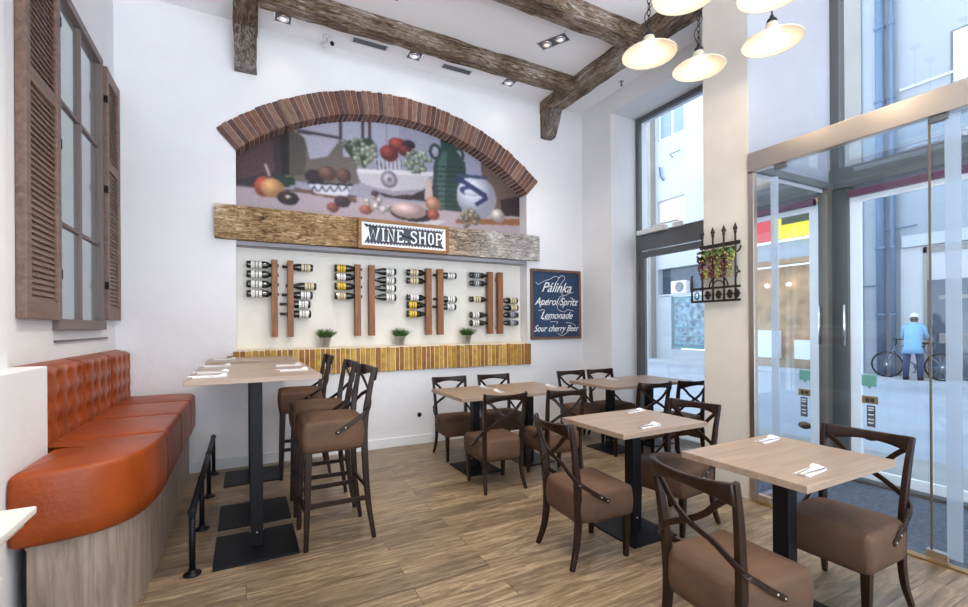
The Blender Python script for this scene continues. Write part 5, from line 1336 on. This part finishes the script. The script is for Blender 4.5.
m = MB(); m.tube([(.36, 0, .82), (.33, 0, .98), (.38, 0, 1.0)], .015, 8); m.tube([(.30, -.26, .98), (.38, -.1, 1.0), (.38, .1, 1.0), (.30, .26, .98)], .014, 8); m.build('handlebar', 'black', t)
m = MB(); m.tube([(-.20, 0, .78), (-.22, 0, .88)], .014, 8); m.prism([(-.36, .07), (-.36, -.07), (-.12, -.02), (-.12, .02)], .88, .93, 'z'); m.build('saddle', 'black', t)
m = MB(); m.lathe([(.09, -.03), (.09, -.02)], bb, 'y', 16); m.tube([(-.08, -.05, .30), (.02, -.05, .16)], .01, 6); m.box(0, .05, -.14, -.05, .15, .17); m.tube([(-.08, .05, .30), (-.18, .05, .44)], .01, 6); m.build('crank', 'alum', t)

def skin_body(name, verts, edges, radii, mt, parent=None, sub=1):
    me = bpy.data.meshes.new(name); me.from_pydata(verts, edges, []); o = bpy.data.objects.new(name, me); C.objects.link(o)
    if parent: o.parent = parent
    me.materials.append(M[mt] if isinstance(mt, str) else mt)
    md = o.modifiers.new('skin', 'SKIN'); md.use_smooth_shade = True
    for i, r in enumerate(radii): 
        sv = me.skin_vertices[0].data[i]; sv.radius = (r, r) if not isinstance(r, tuple) else r
    me.skin_vertices[0].data[0].use_root = True
    s = o.modifiers.new('sub', 'SUBSURF'); s.levels = sub; s.render_levels = sub
    return o
skin_m = mat('skin_tone', (.50, .30, .22), .6); jk = mat('light_blue_jacket', (.20, .40, .58), .8, bump=.3, bscale=20); tr = mat('navy_trousers', (.03, .05, .12), .8)
hair = mat('dark_hair', (.06, .035, .025), .7); hatm = mat('pale_knit_cap', (.68, .66, .66), .85)
P = thing('person', 'person in a pale blue jacket and light cap bending over the parked bicycle', 'person', (14.62, 5.12, 0), math.radians(-80))
# local: facing +y (towards the bicycle and wall)
V = [(0, 0, .86), (0, .03, 1.02), (0, .08, 1.18), (0, .13, 1.32), (0, .17, 1.40), (0, .22, 1.50), (0, .235, 1.56),
     (-.14, .12, 1.30), (-.20, .22, 1.08), (-.17, .42, 1.02), (.14, .12, 1.30), (.20, .22, 1.08), (.17, .42, 1.02),
     (-.10, 0, .82), (-.12, .02, .46), (-.13, -.03, .09), (-.13, .10, .04), (.10, 0, .82), (.13, .10, .47), (.13, .02, .09), (.13, .15, .04)]
Ed = [(0, 1), (1, 2), (2, 3), (3, 4), (4, 5), (5, 6), (3, 7), (7, 8), (8, 9), (3, 10), (10, 11), (11, 12), (0, 13), (13, 14), (14, 15), (15, 16), (0, 17), (17, 18), (18, 19), (19, 20)]
Rr = [.11, .10, .11, .10, .05, .085, .075, .045, .038, .030, .045, .038, .030, .075, .05, .04, .03, .075, .05, .04, .03]
bd = skin_body('body', V, Ed, Rr, skin_m, P)
m = MB(); 
m.sweep([(0, -.01, .66), (0, -.01, .80), (0, .02, .98), (0, .075, 1.16), (0, .13, 1.32), (0, .165, 1.40)], [.40, .37, .31, .36, .34, .16], [.30, .28, .25, .27, .24, .16], (0, 1, 0), 18)
m.build('jacket', jk, P)
for s in (-1, 1):
    m = MB(); m.tube([(s*.08, .12, 1.35), (s*.155, .13, 1.29), (s*.205, .22, 1.08), (s*.17, .40, 1.025)], [.07, .075, .060, .046], 12); m.build('sleeve', jk, P)
    m = MB(); m.tube([(s*.10, 0, .86), (s*.12, .02+(.08 if s > 0 else 0), .47), (s*.13, -.03+(.05 if s > 0 else 0), .07)], [.095, .072, .056], 12); m.build('trouser_leg', tr, P)
    y = -.03+(.05 if s > 0 else 0); m = MB(); m.prism([(s*.13-.05, y-.06), (s*.13+.05, y-.06), (s*.13+.05, y+.15), (s*.13, y+.20), (s*.13-.05, y+.15)], 0, .085, 'z'); m.build('shoe', 'black', P, bevel=.02)
    m = MB(); hx = s*.165
    m.ball((hx, .455, 1.02), .040, 10, (.9, 1.1, .6))
    for k in range(4): m.tube([(hx-.027+k*.018, .48, 1.02), (hx-.029+k*.019, .52+(.006 if k in (1, 2) else 0), 1.015), (hx-.029+k*.019, .535, .99)], [.010, .009, .007], 6)
    m.tube([(hx-s*.03, .45, 1.02), (hx-s*.055, .475, 1.01), (hx-s*.05, .50, .995)], [.011, .010, .008], 6); m.build('hand', skin_m, P)
m = MB(); m.ball((0, .225, 1.575), .098, 14, (.92, 1.05, .95)); m.v = [v for v in m.v]; m.build('cap', hatm, P)
m = MB(); m.ball((0, .17, 1.50), .085, 12, (.95, .8, 1.1)); m.build('hair', hair, P)
m = MB()
for s in (-1, 1): m.ball((s*.032, .318, 1.52), .012, 8)
m.ball((0, .325, 1.495), .014, 8, (.8, 1, 1.3)); m.build('face_features', skin_m, P)

# ------------------------------------------------------------------ fittings' light, plus added unseen fill spots
for x, y, e in ((.354, 4.917, 3), (1.714, 4.925, 3), (2.953, 4.934, 3), (2.958, 4.007, 55), (1.2, 4.0, 60), (.9, 2.6, 110), (2.6, 2.4, 30)):
    if (x, y) != (2.6, 2.4): spot('spot_light', (x, y, ZC-.03), e*LAMP, 2.0, NEUTRAL, .05)
for x, y, z, _ in PL:
    l = bpy.data.lights.new('lamp_light', 'POINT'); l.energy = 1.5*LAMP; l.color = WARM; l.shadow_soft_size = .03
    o = bpy.data.objects.new('lamp_light', l); o.location = (x, y, z-.035); C.objects.link(o)
for x, y in ((.2, .6), (2.3, .6)):  # added spots behind the view that fill the near room with light
    ceiling_spot(x, y, 'added unseen double recessed spot overhead near the camera, on the %s side' % ('bench' if x < 1 else 'window'), True)
    spot('spot_light', (x, y, ZC-.03), 110*LAMP, 2.3, NEUTRAL, .08)
